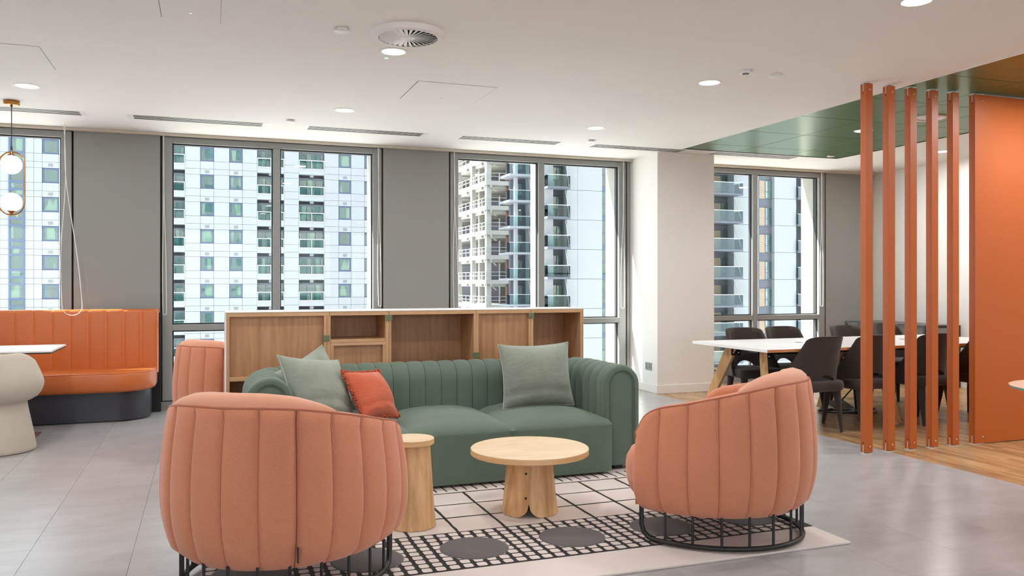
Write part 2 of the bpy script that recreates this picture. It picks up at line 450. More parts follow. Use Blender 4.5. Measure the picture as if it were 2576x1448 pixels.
for n, c in enumerate(WIN):
    w = struct(empty('window_%d' % (n+1), (c, WY, 0)), 'tall grey framed window of four panes')
    f = MB().box(-FH+.006, -GH, 0, .10, .09, H-.03, .003).box(GH, FH-.006, 0, .10, .09, H-.03, .003)
    f.box(-GH, GH, 0, .10, zt, H-.03, .003).box(-GH, GH, 0, .10, .09, zb, .003)
    struct(f.build('frame', M['frame'], w))
    struct(MB().box(-.036, .036, 0, .10, zb, zt, .004).build('mullion', M['frame'], w))
    t = MB()
    for a, b in ((-GH, -.036), (.036, GH)): t.box(a, b, 0, .10, .792, .854, .004)
    struct(t.build('transom', M['frame'], w))
    g = MB()
    for a, b in ((-GH, -.036), (.036, GH)):
        for z0, z1 in ((zb, .792), (.854, zt)):
            k = .012
            g.box(a, a+k, .045, .085, z0, z1).box(b-k, b, .045, .085, z0, z1).box(a+k, b-k, .045, .085, z0, z0+k).box(a+k, b-k, .045, .085, z1-k, z1)
            struct(MB().box(a+.004, b-.004, .06, .068, z0+.004, z1-.004).build('pane', M['glass'], w))
    struct(g.build('seal', M['gasket'], w))
# remaining walls
struct(MB().box(XR, XR+.15, -5, 9.17, -.25, H+.25).build('wall_right', M['white']), 'white wall behind the meeting table')
struct(MB().box(-6.15, -6, -5, 9.17, -.25, H+.25).build('wall_left', M['white']), 'white wall beyond the booth')
wf = MB().box(-6, XR, -5.15, -5, -.25, .9).box(-6, XR, -5.15, -5, 2.6, H+.25)
for a, b in ((-6, -5), (-1.2, -.6), (3.2, 3.8), (7.6, XR)): wf.box(a, b, -5.15, -5, .9, 2.6)  # openings added in this unseen wall so soft daylight reaches the room
struct(wf.build('wall_front', M['white']), 'unseen white wall behind the viewer with openings added to let in daylight')
struct(MB().box(XR-.014, XR, -5, WY-.01, 0, .10, .003).build('baseboard_right', M['white']), 'white skirting along the right wall')
col = struct(MB().box(4.86, 5.62, 8.40, WY, 0, H).build('column', M['white']), 'square white column between the windows')
b = MB().box(4.846, 5.634, 8.386, 8.40, 0, .10, .003).box(4.846, 4.86, 8.40, WY, 0, .10, .003).box(5.62, 5.634, 8.40, WY, 0, .10, .003)
struct(b.build('baseboard', M['white'], col))

# ------------------------------------------------------------------ buildings outside
struct(MB().box(-260, 260, -260, 300, -25.5, -25).build('street', M['street']), 'pale street far below between the buildings')

# tower of white cladding panels
TA = empty('apartment_tower', (0, 94, -25))
tag(TA, 'white panel-clad apartment tower with teal windows, seen through the two windows beside the orange booth', 'building')
TA_Z = 25.0
def ta(mb, name, mat, parent=None, kind=None, loc=None): 
    return mb.build(name, mat, parent or TA, None, loc, kind)
cols = [(-24.5, -21.8, 'b'), (-21.8, -20.4, 'p'), (-20.4, -19.05, 'p'), (-19.05, -18.3, 'P'), (-18.3, -16.92, 's'), (-16.92, -16.13, 'P'), (-16.13, -15.4, 'P'), (-15.4, -13.92, 'W'),
        (-13.92, -12.6, 'p'), (-12.6, -11.2, 'w'), (-11.2, -9.9, 'p'), (-9.9, -8.5, 'w'), (-8.5, -7.0, 'p'), (-7.0, -5.9, 'p'), (-5.9, -4.9, 'p'), (-4.9, -2.16, 'b'),
        (-2.16, -.63, 'P'), (-.63, .71, 'W'), (.71, 2.28, 'P'), (2.28, 3.61, 'W'), (3.61, 5.13, 'P'), (5.13, 7.95, 'b'), (7.95, 9.52, 'P'), (9.52, 12.27, 'b'),
        (12.27, 13.85, 'P'), (13.85, 15.22, 'W'), (15.22, 16.73, 'P'), (16.73, 18.1, 'W'), (18.1, 19.6, 'p'), (19.6, 22.4, 'b'), (22.4, 24.2, 'p'), (24.2, 26, 'p')]
ta(MB().box(-24.6, 26.1, 1.2, 14, 0, 56), 'core', M['tower_joint'])
clad = MB(); vents = MB(); pm = {}
def pan(x0, x1, z0, z1, single):
    g = .013
    if single:
        key = (round(x1-x0, 3), round(z1-z0, 3))
        if key not in pm: pm[key] = MB().box(g, x1-x0-g, 0, 1.2, g, z1-z0-g).mesh('panel', M['tower_white'])
        link('panel', pm[key], TA, (x0, 0, z0))
    else: clad.box(x0+g, x1-g, 0, 1.2, z0+g, z1-g)
fr_me, pn_me, bal_me = {}, {}, {}
for k in range(-5, 12):
    hd = 12.70-2.9*k+TA_Z              # window head of this storey
    vis = -1 <= k <= 6
    if hd > 55: continue
    for x0, x1, t in cols:
        w = x1-x0
        if t in 'pP':
            s = t == 'P' and vis
            pan(x0, x1, hd-1.48, hd, s); pan(x0, x1, hd, hd+.6, s); pan(x0, x1, hd+.6, hd+1.42, s)
        elif t in 'wW':
            s = t == 'W' and vis
            pan(x0, x1, hd, hd+.6, s); pan(x0, x1, hd+.6, hd+1.42, s)
            vents.box((x0+x1)/2-.2, (x0+x1)/2+.2, -.03, 0, hd+.16, hd+.44)
            if w not in fr_me:
                fr_me[w] = MB().box(.03, .14, .06, .3, .03, 1.45).box(w-.14, w-.03, .06, .3, .03, 1.45).box(.14, w-.14, .06, .3, .03, .15).box(.14, w-.14, .06, .3, 1.33, 1.45).mesh('window', M['tower_frame'])
                pn_me[w] = MB().box(.14, w-.14, .14, .2, .15, 1.33).mesh('pane', M['tower_glass'])
            f = link('window', fr_me[w], TA, (x0, 0, hd-1.48)); link('pane', pn_me[w], f)
        elif t == 's':
            # glazed bay: blue grey frame, one tall pane and two short ones per storey
            if 's' not in fr_me:
                F = MB().box(0, .16, -.1, .4, 0, 2.9).box(w-.16, w, -.1, .4, 0, 2.9)
                for z0, z1 in ((0, .12), (1.40, 1.58), (2.08, 2.28), (2.78, 2.9)): F.box(.16, w-.16, -.1, .4, z0, z1)
                fr_me['s'] = F.mesh('window', M['tower_frame'])
                pn_me['s'] = [MB().box(.16, w-.16, .0, .1, z0, z1).mesh('pane', M['tower_glass']) for z0, z1 in ((.12, 1.40), (1.58, 2.08), (2.28, 2.78))]
            f = link('window', fr_me['s'], TA, (x0, 0, hd-1.48))
            for q in pn_me['s']: link('pane', q, f)
        else:
            if w not in bal_me:
                d = MB().box(0, w, 0, 1.2, -.95, -.36).box(0, w, .55, 1.15, -.36, 1.59)      # slab edge and back wall
                fr = MB().box(0, .12, .42, .57, -.36, 1.55).box(w-.12, w, .42, .57, -.36, 1.55).box(w*.32-.05, w*.32+.05, .42, .57, -.36, 1.55).box(w*.66-.05, w*.66+.05, .42, .57, -.36, 1.55).box(0, w, .42, .57, 1.38, 1.59)
                rl = MB().box(0, w, -.06, .02, .56, .64).box(0, w, -.06, .02, -.38, -.30).box(.02, .08, -.06, .02, -.36, .6).box(w-.08, w-.02, -.06, .02, -.36, .6).box(w/2-.03, w/2+.03, -.06, .02, -.36, .6)
                gl = MB().box(.08, w-.08, -.03, -.01, -.30, .56)
                dp = [MB().box(a, b_, .46, .50, -.36, 1.38).mesh('pane', M['tower_glass']) for a, b_ in ((.12, w*.32-.05), (w*.32+.05, w*.66-.05), (w*.66+.05, w-.12))]
                bal_me[w] = (d.mesh('balcony', M['tower_white']), fr.mesh('door_frame', M['door_grey']), rl.mesh('railing', M['rail']), gl.mesh('guard_glass', M['balc_glass']), dp)
            A = bal_me[w]
            o = link('balcony', A[0], TA, (x0, 0, hd-1.48))
            for m_, nm in ((A[1], 'door_frame'), (A[2], 'railing'), (A[3], 'guard_glass')): link(nm, m_, o)
            for q in A[4]: link('pane', q, o)
            vents.box((x0+x1)/2-.2, (x0+x1)/2+.2, -.03, 0, hd+.16, hd+.44); 
ta(clad, 'cladding', M['tower_white'], kind='stuff'); ta(vents, 'vent_cover', M['tower_joint'], kind='stuff')

# white residential tower with projecting balconies, close to the windows on the right
TB = empty('balcony_tower', (0, 73.6, -25))
tag(TB, 'white apartment tower with dark recesses and projecting glass balconies, nearest of the buildings outside', 'building')
FL = 2.87
ZB = 10.2+25
MB().prism([(30.2, 2.6), (72, 2.6), (72, 9), (33.2, 9), (30.2, 3.4)], 0, 54).build('core', M['tower_white'], TB)
wl = MB()
for x0, x1 in ((30.2, 31.2), (37.3, 47.4), (62.4, 72)): wl.box(x0, x1, 0, 2.6, 0, 54)
wl.build('wall', M['tower_white'], TB)
bm_ = {}
for key, x0, x1 in (('a', 32.62, 33.77), ('b', 33.77, 36.42), ('c', 51.66, 54.73), ('d', 56.75, 59.59)):
    bm_[key] = (x0, MB().box(.012, x1-x0-.012, 0, 2.6, .03, FL-.0).mesh('panel', M['tower_white']))
strip_fr = MB().box(0, .06, .1, .3, 0, FL).box(.82, .88, .1, .3, 0, FL).box(.06, .82, .1, .3, 0, .5).box(.06, .82, .1, .3, 1.6, 1.68).mesh('window', M['tower_frame'])
strip_pn = [MB().box(.06, .82, .16, .2, a, b_).mesh('pane', M['tower_glass']) for a, b_ in ((.5, 1.6), (1.68, FL))]
def frame_win(w, h):
    m = MB().box(0, .07, 0, .12, 0, h).box(w-.07, w, 0, .12, 0, h).box(.07, w-.07, 0, .12, 0, .07).box(.07, w-.07, 0, .12, h-.07, h).box(.07, w-.07, 0, .12, h*.36, h*.36+.06)
    if w > .7: m.box(w/2-.03, w/2+.03, 0, .12, .07, h-.07)
    return m.mesh('window', M['tower_dark']), MB().box(.07, w-.07, .05, .08, .07, h-.07).mesh('pane', M['tower_glass'])
W1, W2, W3, W4 = frame_win(1.15, 2.1), frame_win(.62, 2.1), frame_win(.82, 2.1), frame_win(.42, 1.95)
W5 = frame_win(.86, 1.95)
tim_a = MB(); tim_b = MB(); tim_c = MB()
for i in range(20): tim_a.box(0, .82, 0, .05, .1*i+.05, .1*i+.13)
for i in range(19): tim_b.box(0, .7, 0, .05, .1*i+.02, .1*i+.10)
for i in range(20): tim_c.box(0, .26, 0, .05, .1*i+.05, .1*i+.13)
lou_c = tim_c.mesh('louvre', M['rail'])
tim_a, tim_b, tim_c = tim_a.mesh('shutter', M['timber']), tim_b.mesh('shutter', M['timber']), tim_c.mesh('shutter', M['timber'])
bal = {}
def b_balcony(key, x0, x1, d):
    w = x1-x0
    if key not in bal:
        s = MB().box(0, w, -d, 2.4, 0, .22)
        g = MB().box(.03, w-.03, -d+.02, -d+.05, .24, 1.28).box(0.02, .05, -d+.05, 0, .24, 1.28).box(w-.05, w-.02, -d+.05, 0, .24, 1.28)
        r = MB().box(0, w, -d, -d+.06, 1.28, 1.34).tube([(w-.1, -d+.1, .3), (w-.1, .05, 2.85)], .035, 6)
        bal[key] = (s.mesh('balcony', M['tower_dark'] if key != 'c' else M['tower_white']), g.mesh('guard_glass', M['balc_glass']), r.mesh('railing', M['rail']))
    return bal[key]
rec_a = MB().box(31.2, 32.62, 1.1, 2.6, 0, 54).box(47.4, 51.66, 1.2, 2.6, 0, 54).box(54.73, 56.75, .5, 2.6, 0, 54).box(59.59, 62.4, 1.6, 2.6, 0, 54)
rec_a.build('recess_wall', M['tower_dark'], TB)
def chair_bits(x, y, z, mat):
    m = MB().box(x, x+.4, y, y+.4, z+.40, z+.45).box(x, x+.4, y+.36, y+.4, z+.45, z+.85)
    for a in (0, .36):
        for b_ in (0, .36): m.box(x+a, x+a+.04, y+b_, y+b_+.04, z, z+.40)
    return m
for k in range(-6, 12):
    z = ZB-FL*k
    if z < 0 or z > 51: continue
    for key in bm_: link('panel', bm_[key][1], TB, (bm_[key][0], 0, z))
    f = link('window', strip_fr, TB, (36.42, 0, z))
    for q in strip_pn: link('pane', q, f)
    for (fm, pm_), x, y, dz in ((W1, 31.46, 1.0, .25), (W2, 49.35, 1.1, .25), (W3, 50.85, 1.1, .25), (W2, 47.7, 1.1, .25), (W4, 54.73, .42, .0), (W5, 55.88, .42, .0), (W3, 60.0, 1.5, .25)):
        f = link('window', fm, TB, (x, y, z+dz)); link('pane', pm_, f)
    link('shutter', tim_a, TB, (50.0, 1.12, z+.22)); link('shutter', tim_b, TB, (55.14, .42, z)); 
    link('shutter' if k >= 3 else 'louvre', tim_c if k >= 3 else lou_c, TB, (31.2, 1.02, z+.22))
    for key, x0, x1, d in (('a', 30.25, 32.62, .9), ('b', 47.4, 51.75, 1.5), ('d', 59.6, 62.4, .3)):
        A = b_balcony(key, x0, x1, d); o = link('balcony', A[0], TB, (x0, 0, z)); link('guard_glass', A[1], o); link('railing', A[2], o)

# slim tower behind it with the corner balconies
TC = empty('corner_balcony_tower', (0, 86.8, -25))
tag(TC, 'slim pale blue and white tower with stacked glass balconies, beside the bare steel frame building', 'building')
MB().prism([(32.35, 2.5), (36.5, 2.5), (38.5, 8), (34.6, 8)], 0, 58).box(33.95, 36.5, 0, 2.5, 0, 58).build('wall', M['tower_white'], TC)
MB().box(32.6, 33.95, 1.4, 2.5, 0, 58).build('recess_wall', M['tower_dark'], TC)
MB().box(32.2, 32.56, .1, .5, 0, 58).build('corner_post', M['rail'], TC)
for k in range(-6, 13):
    z = 12.99+25-2.87*k
    if z < 0 or z > 54: continue
    A = b_balcony('c', 31.1, 33.95, 1.2); o = link('balcony', A[0], TC, (31.1, 0, z)); link('guard_glass', A[1], o); link('railing', A[2], o)
    f = link('window', W1[0], TC, (32.7, 1.28, z+.25)); link('pane', W1[1], f)

# bare frame building under construction
TD = empty('frame_building', (35.9, 108.2, -25))
tag(TD, 'white multi-storey steel frame without walls, with open floors, columns and edge railings', 'building')
ztop = [15.24+25-3.4*k for k in range(-2, 12) if 15.24+25-3.4*k > 1]
slab = MB().box(0, 26, 0, 44, -.57, 0).box(0, 26, .6, .9, -.95, -.57).box(.6, .9, 0, 44, -.95, -.57)
for i in range(6): slab.box(.3, 26, 3+7*i, 3.3+7*i, -.9, -.57)
slab_me = slab.mesh('floor_slab', M['concrete'])
colu = MB().box(-.35, .35, -.35, .35, 0, 2.9).mesh('frame_column', M['concrete'])
brace = MB().tube([(0, 0, 2.75), (.9, 0, 2.0)], .09, 6).mesh('knee_brace', M['concrete'])
rr = MB()
for z in (.55, 1.05): rr.box(0, 26, .02, .08, z, z+.06).box(.02, .08, 0, 44, z, z+.06)
for i in range(14): rr.box(1.9*i, 1.9*i+.06, .02, .08, 0, 1.15)
for i in range(24): rr.box(.02, .08, 1.9*i, 1.9*i+.06, 0, 1.15)
rail_me = rr.mesh('edge_railing', M['rail'])
rust = MB().box(-.3, .3, -.3, .3, 0, 2.9).mesh('frame_column', M['rust'])
for z in ztop:
    link('floor_slab', slab_me, TD, (0, 0, z)); link('edge_railing', rail_me, TD, (0, 0, z))
    for x, y in ((.5, .6), (.5, 7.3), (.5, 14.5), (.5, 22), (6.5, 4.5), (6.5, 12), (2.2, 9), (12, .6)): link('frame_column', colu, TD, (x, y, z))
    link('frame_column', rust, TD, (3.5, .7, z))
    link('knee_brace', brace, TD, (.8, .6, z)); link('knee_brace', brace, TD, (2.4, 9, z))
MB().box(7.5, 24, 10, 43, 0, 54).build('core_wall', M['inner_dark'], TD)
# ------------------------------------------------------------------ armchairs
CA, CB, CT = .514, .565, R(110)
def plan_table(a, b, n=400):
    pts = [(a*math.sin(t), -b*math.cos(t)) for t in [CT*(2*i/n-1) for i in range(n+1)]]
    d = [0]
    for p, q in zip(pts, pts[1:]): d.append(d[-1]+math.hypot(q[0]-p[0], q[1]-p[1]))
    return pts, [x/d[-1] for x in d]
_pp, _dd = plan_table(CA, CB)
def plan(s):
    # s in -1..1 along the arc: 0 at the middle of the back, +-1 at the arm fronts; returns point and outward normal
    u = (s+1)/2; lo, hi = 0, len(_dd)-1
    while hi-lo > 1:
        m = (lo+hi)//2
        if _dd[m] <= u: lo = m
        else: hi = m
    f = (u-_dd[lo])/max(1e-9, _dd[hi]-_dd[lo]); p, q = _pp[lo], _pp[hi]
    x, y = p[0]+(q[0]-p[0])*f, p[1]+(q[1]-p[1])*f
    n = Vector((x/CA**2, y/CB**2)).normalized()
    return x, y, n
def lerp_tab(t, tab):
    for (a, va), (b, vb) in zip(tab, tab[1:]):
        if t <= b: 
            f = (t-a)/(b-a); return va+(vb-va)*f
    return tab[-1][1]
RIM = [(0, .788), (1/7, .788), (2/7, .780), (3/7, .757), (4/7, .728), (5/7, .695), (6/7, .667), (.92, .640), (.965, .598), (1.0, .52)]
def sm_rim(s):
    s = abs(s); return sum(lerp_tab(min(1, abs(s+d)), RIM) for d in (-.02, 0, .02))/3
ZB_ = .165
def make_armchair():
    root = empty('armchair')
    NS = 14*16
    rows = []
    def fl(s, deep=True):
        u = (s*7+7) % 1.0; g = 1-abs(2*u-1)**1.0
        near = abs(u-round(u))           # distance to a seam, 0..0.5 panels
        o = .015*(1-(1-min(1, near/.5))**3.2) - .004*max(0, 1-near/.07)
        k = round(s*7)
        if deep and abs(k) == 2: o -= .008*max(0, 1-near/.10)
        return o-.014
    for i in range(NS+1):
        s = -1+2*i/NS; x, y, n = plan(s); zr = sm_rim(s); th = .085 if abs(s) > .45 else .085+.03*(1-abs(s)/.45)
        L = []
        NV = 15
        for j in range(NV+1):
            v = j/NV; z = ZB_+(zr-ZB_)*v
            o = -.055*max(0, (.42-v)/.42)**2.2 - .032*max(0, (v-.42)/.58)**2
            if j == 0: o -= .03
            fade = min(1, v/.02+.2)*min(1, (1-v)/.03+.25)
            L.append((o+fl(s)*fade, z))
        top = L[-1][0]
        L += [(top-.012, zr+.010), (top-.035, zr+.014), (-th-.012, zr+.006), (-th-.03, zr-.02), (-th-.034, zr-.10), (-th-.03, .42), (-th-.02, .26)]
        rows.append([(x+n.x*o, y+n.y*o, z) for o, z in L])
    mb = MB(); mb.grid(rows)
    nc = len(rows[0]); mb.f.append(tuple(range(nc))); mb.f.append(tuple(NS*nc+k for k in range(nc))[::-1])
    mb.build('shell', M['salmon'], root, 50)
    # welt round the rim and down the arm fronts
    pts = []
    for i in range(0, NS+1, 2):
        s = -1+2*i/NS; x, y, n = plan(s); o = -.040; pts.append((x+n.x*o, y+n.y*o, sm_rim(s)+.006))
    x, y, n = plan(-1); pre = [(x+n.x*-.045, y+n.y*-.045, z) for z in (.19, .32, .44)]
    x, y, n = plan(1); post = [(x+n.x*-.045, y+n.y*-.045, z) for z in (.44, .32, .19)]
    MB().tube(pre+pts+post, .0055, 6).build('piping', M['salmon_pipe'], root, 60)
    sm_ = MB(); sd_ = MB()  # seam tubes, toned darker in place of groove shade
    for k in range(-6, 7):
        row = rows[(k+7)*16][:16]
        (sd_ if abs(k) == 2 else sm_).tube(row, .0028 if abs(k) == 2 else .0016, 5)
    sm_.build('seam', M['salmon_pipe'], root, 60); sd_.build('shaded_seam', M['salmon_dark'], root, 60)
    # under body
    MB().prism([(.84*plan(-1+2*i/40)[0], .84*plan(-1+2*i/40)[1]) for i in range(41)], ZB_+.008, ZB_+.05).build('underside', M['salmon_pipe'], root)
    # back cushion that swells over the rim
    rows = []; SM = .47
    for i in range(49):
        s = -SM+2*SM*i/48; x, y, n = plan(s); zr = sm_rim(s); c = max(0, 1-(abs(s)/SM)**2.6); c = c**.6
        prof = [(-.046, zr+.004), (-.052, zr+.014+.010*c), (-.075, zr+.014+.030*c), (-.115, zr+.014+.042*c), (-.16, zr+.008+.040*c), (-.20, zr-.01+.026*c), (-.225-.02*c, zr-.06), (-.225-.04*c, .55), (-.21, .42), (-.10, .42)]
        prof = [(-.046+(o+.046)*(.42+.58*c), z) for o, z in prof]
        rows.append([(x+n.x*o, y+n.y*o, z) for o, z in prof])
    mb = MB(); mb.grid(rows); nc = len(rows[0]); mb.f.append(tuple(range(nc))); mb.f.append(tuple(48*nc+k for k in range(nc)))
    mb.build('back_cushion', M['salmon_top'], root, 60)
    # seat cushion: rounded front between the arms
    rows = []
    for r_, z in ((.0, .445), (.3, .445), (.6, .440), (.82, .428), (.93, .408), (.985, .37), (1.0, .335), (.995, .325), (1.0, .315), (.985, .26), (.94, .21), (.86, ZB_+.005), (0, ZB_+.005)):
        L = []
        for i in range(56):
            a = 2*math.pi*i/56
            ax = .40 if math.sin(a) > 0 else .40; ay = .36 if math.sin(a) > 0 else .42
            ex = .86
            cx_, sx_ = math.cos(a), math.sin(a)
            L.append((ax*r_*math.copysign(abs(cx_)**ex, cx_), .02+ay*r_*math.copysign(abs(sx_)**ex, sx_), z))
        rows.append(L)
    MB().grid(rows, close_u=True).build('seat_cushion', M['salmon'], root, 50)
    # cage base: floor ring with upturned ends and thin rods
    ra, rb = .425, .497
    def ring(s): 
        t = CT*s; return ra*math.sin(t), -rb*math.cos(t)
    zf = .024
    pts = [ring(-1)+(ZB_+.02,), ring(-1)+(.085,), ring(-.985)+(.050,), ring(-.955)+(.030,)]
    pts += [ring(-.92+1.84*i/60)+(zf-.001,) for i in range(61)]
    pts += [ring(.955)+(.030,), ring(.985)+(.050,), ring(1)+(.085,), ring(1)+(ZB_+.02,)]
    MB().tube(pts, .0125, 8).build('base_ring', M['black'], root, 60)
    rod = MB().tube([(0, 0, zf), (0, 0, ZB_+.02)], .0065, 6).mesh('rod', M['black'], 60)
    for k in range(-6, 7):
        x, y = ring(k/7.0); link('rod', rod, root, (x, y, 0))
    x, y, n = plan(2/7+.004); o = -.018
    MB().box(-.002, .002, -.006, .012, .205, .262).build('fabric_tag', M['black'], root, None, (x+n.x*o, y+n.y*o, 0)).rotation_euler = (0, 0, math.atan2(n.x, -n.y))
    return root
ac1 = make_armchair()
ac1.location = (.345, 3.784, .008); ac1.rotation_euler = (0, 0, R(57.2-90))
tag(ac1, 'large salmon armchair in front, seen from behind, with a small black tag on its seam', 'armchair', 'channelled salmon armchairs')
ac2 = copy_tree(ac1, 'salmon armchair seen from its side, on the right corner of the rug')
ac2.location = (2.43, 3.735, .008); ac2.rotation_euler = (0, 0, R(127.4-90))
ac3 = copy_tree(ac1, 'pink armchair partly hidden behind the left end of the oak shelving, near the window')
ac3.location = (.29, 7.09, 0); ac3.rotation_euler = (0, 0, R(40-90))

# ------------------------------------------------------------------ rug
rug = empty('rug', (0, 0, 0))
tag(rug, 'pale pink rug with black grid lines and grey discs under the armchairs and sofa', 'rug')
X0, X1, Y0, Y1 = -.02, 2.965, 3.255, 6.0
mb = MB().prism(rrect(X0, X1, Y0, Y1, .01, 2), 0, .012, .004)
mb.build('pile', M['rug'], rug)
ZR = .0135
ln = MB(); rnd = random.Random(3)
def strip(mb, pts, w):
    vs = []; 
    for i, p in enumerate(pts):
        q = pts[min(i+1, len(pts)-1)]; r_ = pts[max(i-1, 0)]; d = Vector((q[0]-r_[0], q[1]-r_[1])).normalized(); k = w/2*(1+rnd.uniform(-.22, .22))
        vs += [(p[0]-d.y*k, p[1]+d.x*k, ZR), (p[0]+d.y*k, p[1]-d.x*k, ZR)]
    n = len(pts); mb.add(vs+[(v[0], v[1], .011) for v in vs], [(2*i, 2*i+1, 2*i+3, 2*i+2) for i in range(n-1)]+[(2*i, 2*i+2, 2*i+2+2*n, 2*i+2*n) for i in range(n-1)]+[(2*i+1, 2*i+1+2*n, 2*i+3+2*n, 2*i+3) for i in range(n-1)])
def wob(a, b, n): return [(a[0]+(b[0]-a[0])*i/n+rnd.uniform(-.0018, .0018), a[1]+(b[1]-a[1])*i/n+rnd.uniform(-.0018, .0018)) for i in range(n+1)]
BY0, BY1 = 3.53, 4.068
for k in range(12):
    x = .18+.255*k
    if x < X1: strip(ln, wob((x, BY1), (x, 4.83), 14), .0145)
for y in (4.83, 4.577, 4.324): strip(ln, wob((X0+.002, y), (X1-.002, y), 60), .0105)
for k in range(47):
    x = .03+.0637*k
    if x < X1: strip(ln, wob((x, 4.868), (x-.006, 5.0), 4), .009)
ln.build('grid_line', M['rug_black'], rug, kind='stuff')
# dense band: black ground with rounded pale cells
MB().box(X0+.002, X1-.001, BY0, BY1, .010, .0132).build('black_band', M['rug_black'], rug)
cells = MB(); cw, ch = .0637, (BY1-BY0-.016)/9
for i in range(48):
    for j in range(9):
        x = -.015+cw*i; y = BY0+.006+ch*j
        if x+cw > X1: continue
        a, b_ = x+.0098+rnd.uniform(-.0015, .0015), x+cw-.0098+rnd.uniform(-.0015, .0015); c_, d_ = y+.0054+rnd.uniform(-.001, .001), y+ch-.0054+rnd.uniform(-.001, .001)
        P = rrect(a, b_, c_, d_, .011, 3); n = len(P)
        cells.add([(p[0], p[1], .0146) for p in P], [tuple(range(n))])
cells.build('pale_cell', M['rug'], rug, kind='stuff')
disc = MB().lathe([(0, .017), (.15, .017), (.164, .0165), (.1685, .012)], 40).mesh('disc_motif', M['rug_grey'], 60)
for k in range(6):
    link('disc_motif', disc, rug, (.178+.51*k, 3.79, 0))

# ------------------------------------------------------------------ sofa
sofa = empty('sofa', (0, 0, 0))
tag(sofa, 'dark green channelled three seat sofa with rolled arms, standing before the oak shelving', 'sofa')
SW, SZ = .135, .722
LX, RXs, FY, BY = .345, 2.640, 5.06, 5.79
cr = .26
path = []
def arc(cx, cy, r, a0, a1, n): return [(cx+r*math.cos(R(a0+(a1-a0)*i/n)), cy+r*math.sin(R(a0+(a1-a0)*i/n))) for i in range(n+1)]
raw = [(LX, FY)] + [(LX, BY-cr)] + arc(LX+cr, BY-cr, cr, 180, 90, 14)[1:] + arc(RXs-cr, BY-cr, cr, 90, 0, 14) + [(RXs, FY)]
cum = [0]
for p, q in zip(raw, raw[1:]): cum.append(cum[-1]+math.hypot(q[0]-p[0], q[1]-p[1]))
def along(d):
    for i in range(len(raw)-1):
        if d <= cum[i+1]+1e-9:
            f = (d-cum[i])/max(1e-9, cum[i+1]-cum[i]); p, q = Vector(raw[i]), Vector(raw[i+1]); t = (q-p).normalized()
            return p+(q-p)*f, t
    return Vector(raw[-1]), (Vector(raw[-1])-Vector(raw[-2])).normalized()
PIT = cum[-1]/round(cum[-1]/.113); NF = round(cum[-1]/PIT)
def usec(w, zt_, zb_, n=14, drop=0):
    L = [(-w, zb_), (-w, zb_+(zt_-w-zb_)*.5), (-w, zt_-w)]
    L += [(-w*math.cos(math.pi*i/n), zt_-w+w*math.sin(math.pi*i/n)) for i in range(1, n)]
    return L+[(w, zt_-w), (w, zb_+(zt_-w-zb_)*.5), (w, zb_)]
rows = []; SUB = 12; NP = NF*SUB
for i in range(NP+1):
    d = cum[-1]*i/NP; p, t = along(d); e_ = .004
    t = ((along(min(cum[-1], d+.03))[0]-along(max(0, d-.03))[0])).normalized(); nrm = Vector((t.y, -t.x))   # inner side is to the right of travel
    near = abs((i % SUB)-0) if (i % SUB) <= SUB/2 else SUB-(i % SUB)
    g = .011*max(0, 1-near/4.5)**1.8
    if i in (0, NP): g = 0
    row = []
    sec = usec(SW, SZ, .045)
    for k, (u, z) in enumerate(sec):
        if k > 2 and k < len(sec)-1:
            L_ = Vector((u, z-(SZ-SW))) if z > SZ-SW else Vector((u, 0)); L_ = L_.normalized(); uu, zz_ = u-L_.x*g, z-L_.y*g
        else: uu, zz_ = u, z
        row.append((p.x+nrm.x*uu, p.y+nrm.y*uu, zz_))
    rows.append(row)
sm_ = MB()  # seam tubes whose dark green stands in for shade in the channels
for i in range(SUB, NP, SUB): sm_.tube(rows[i][3:-1], .0020, 5)
sm_.build('seam', M['green_shaded_seam'], sofa, 60)
body = MB(); body.grid(rows)
body.build('frame', M['green'], sofa, 50)
# end faces of both arms: rolled border and inset panel
for nm, cx in (('arm_front', LX), ('arm_front', RXs)):
    loops = []
    for w, zt_, y in ((SW, SZ, .012), (SW+.001, SZ+.001, 0), (SW-.004, SZ-.004, -.018), (SW-.016, SZ-.016, -.028), (SW-.034, SZ-.034, -.026), (SW-.043, SZ-.043, -.012), (SW-.047, SZ-.047, -.006), (SW-.055, SZ-.055, -.012), (SW-.08, SZ-.08, -.014)):
        sec = usec(w, zt_, .045); loops.append([(cx+u, FY+y, z) for u, z in sec])
    m = MB(); m.grid(loops); nn = len(loops[0]); m.f.append(tuple((len(loops)-1)*nn+k for k in range(nn)))
    m.build(nm, M['green'], sofa, 50)
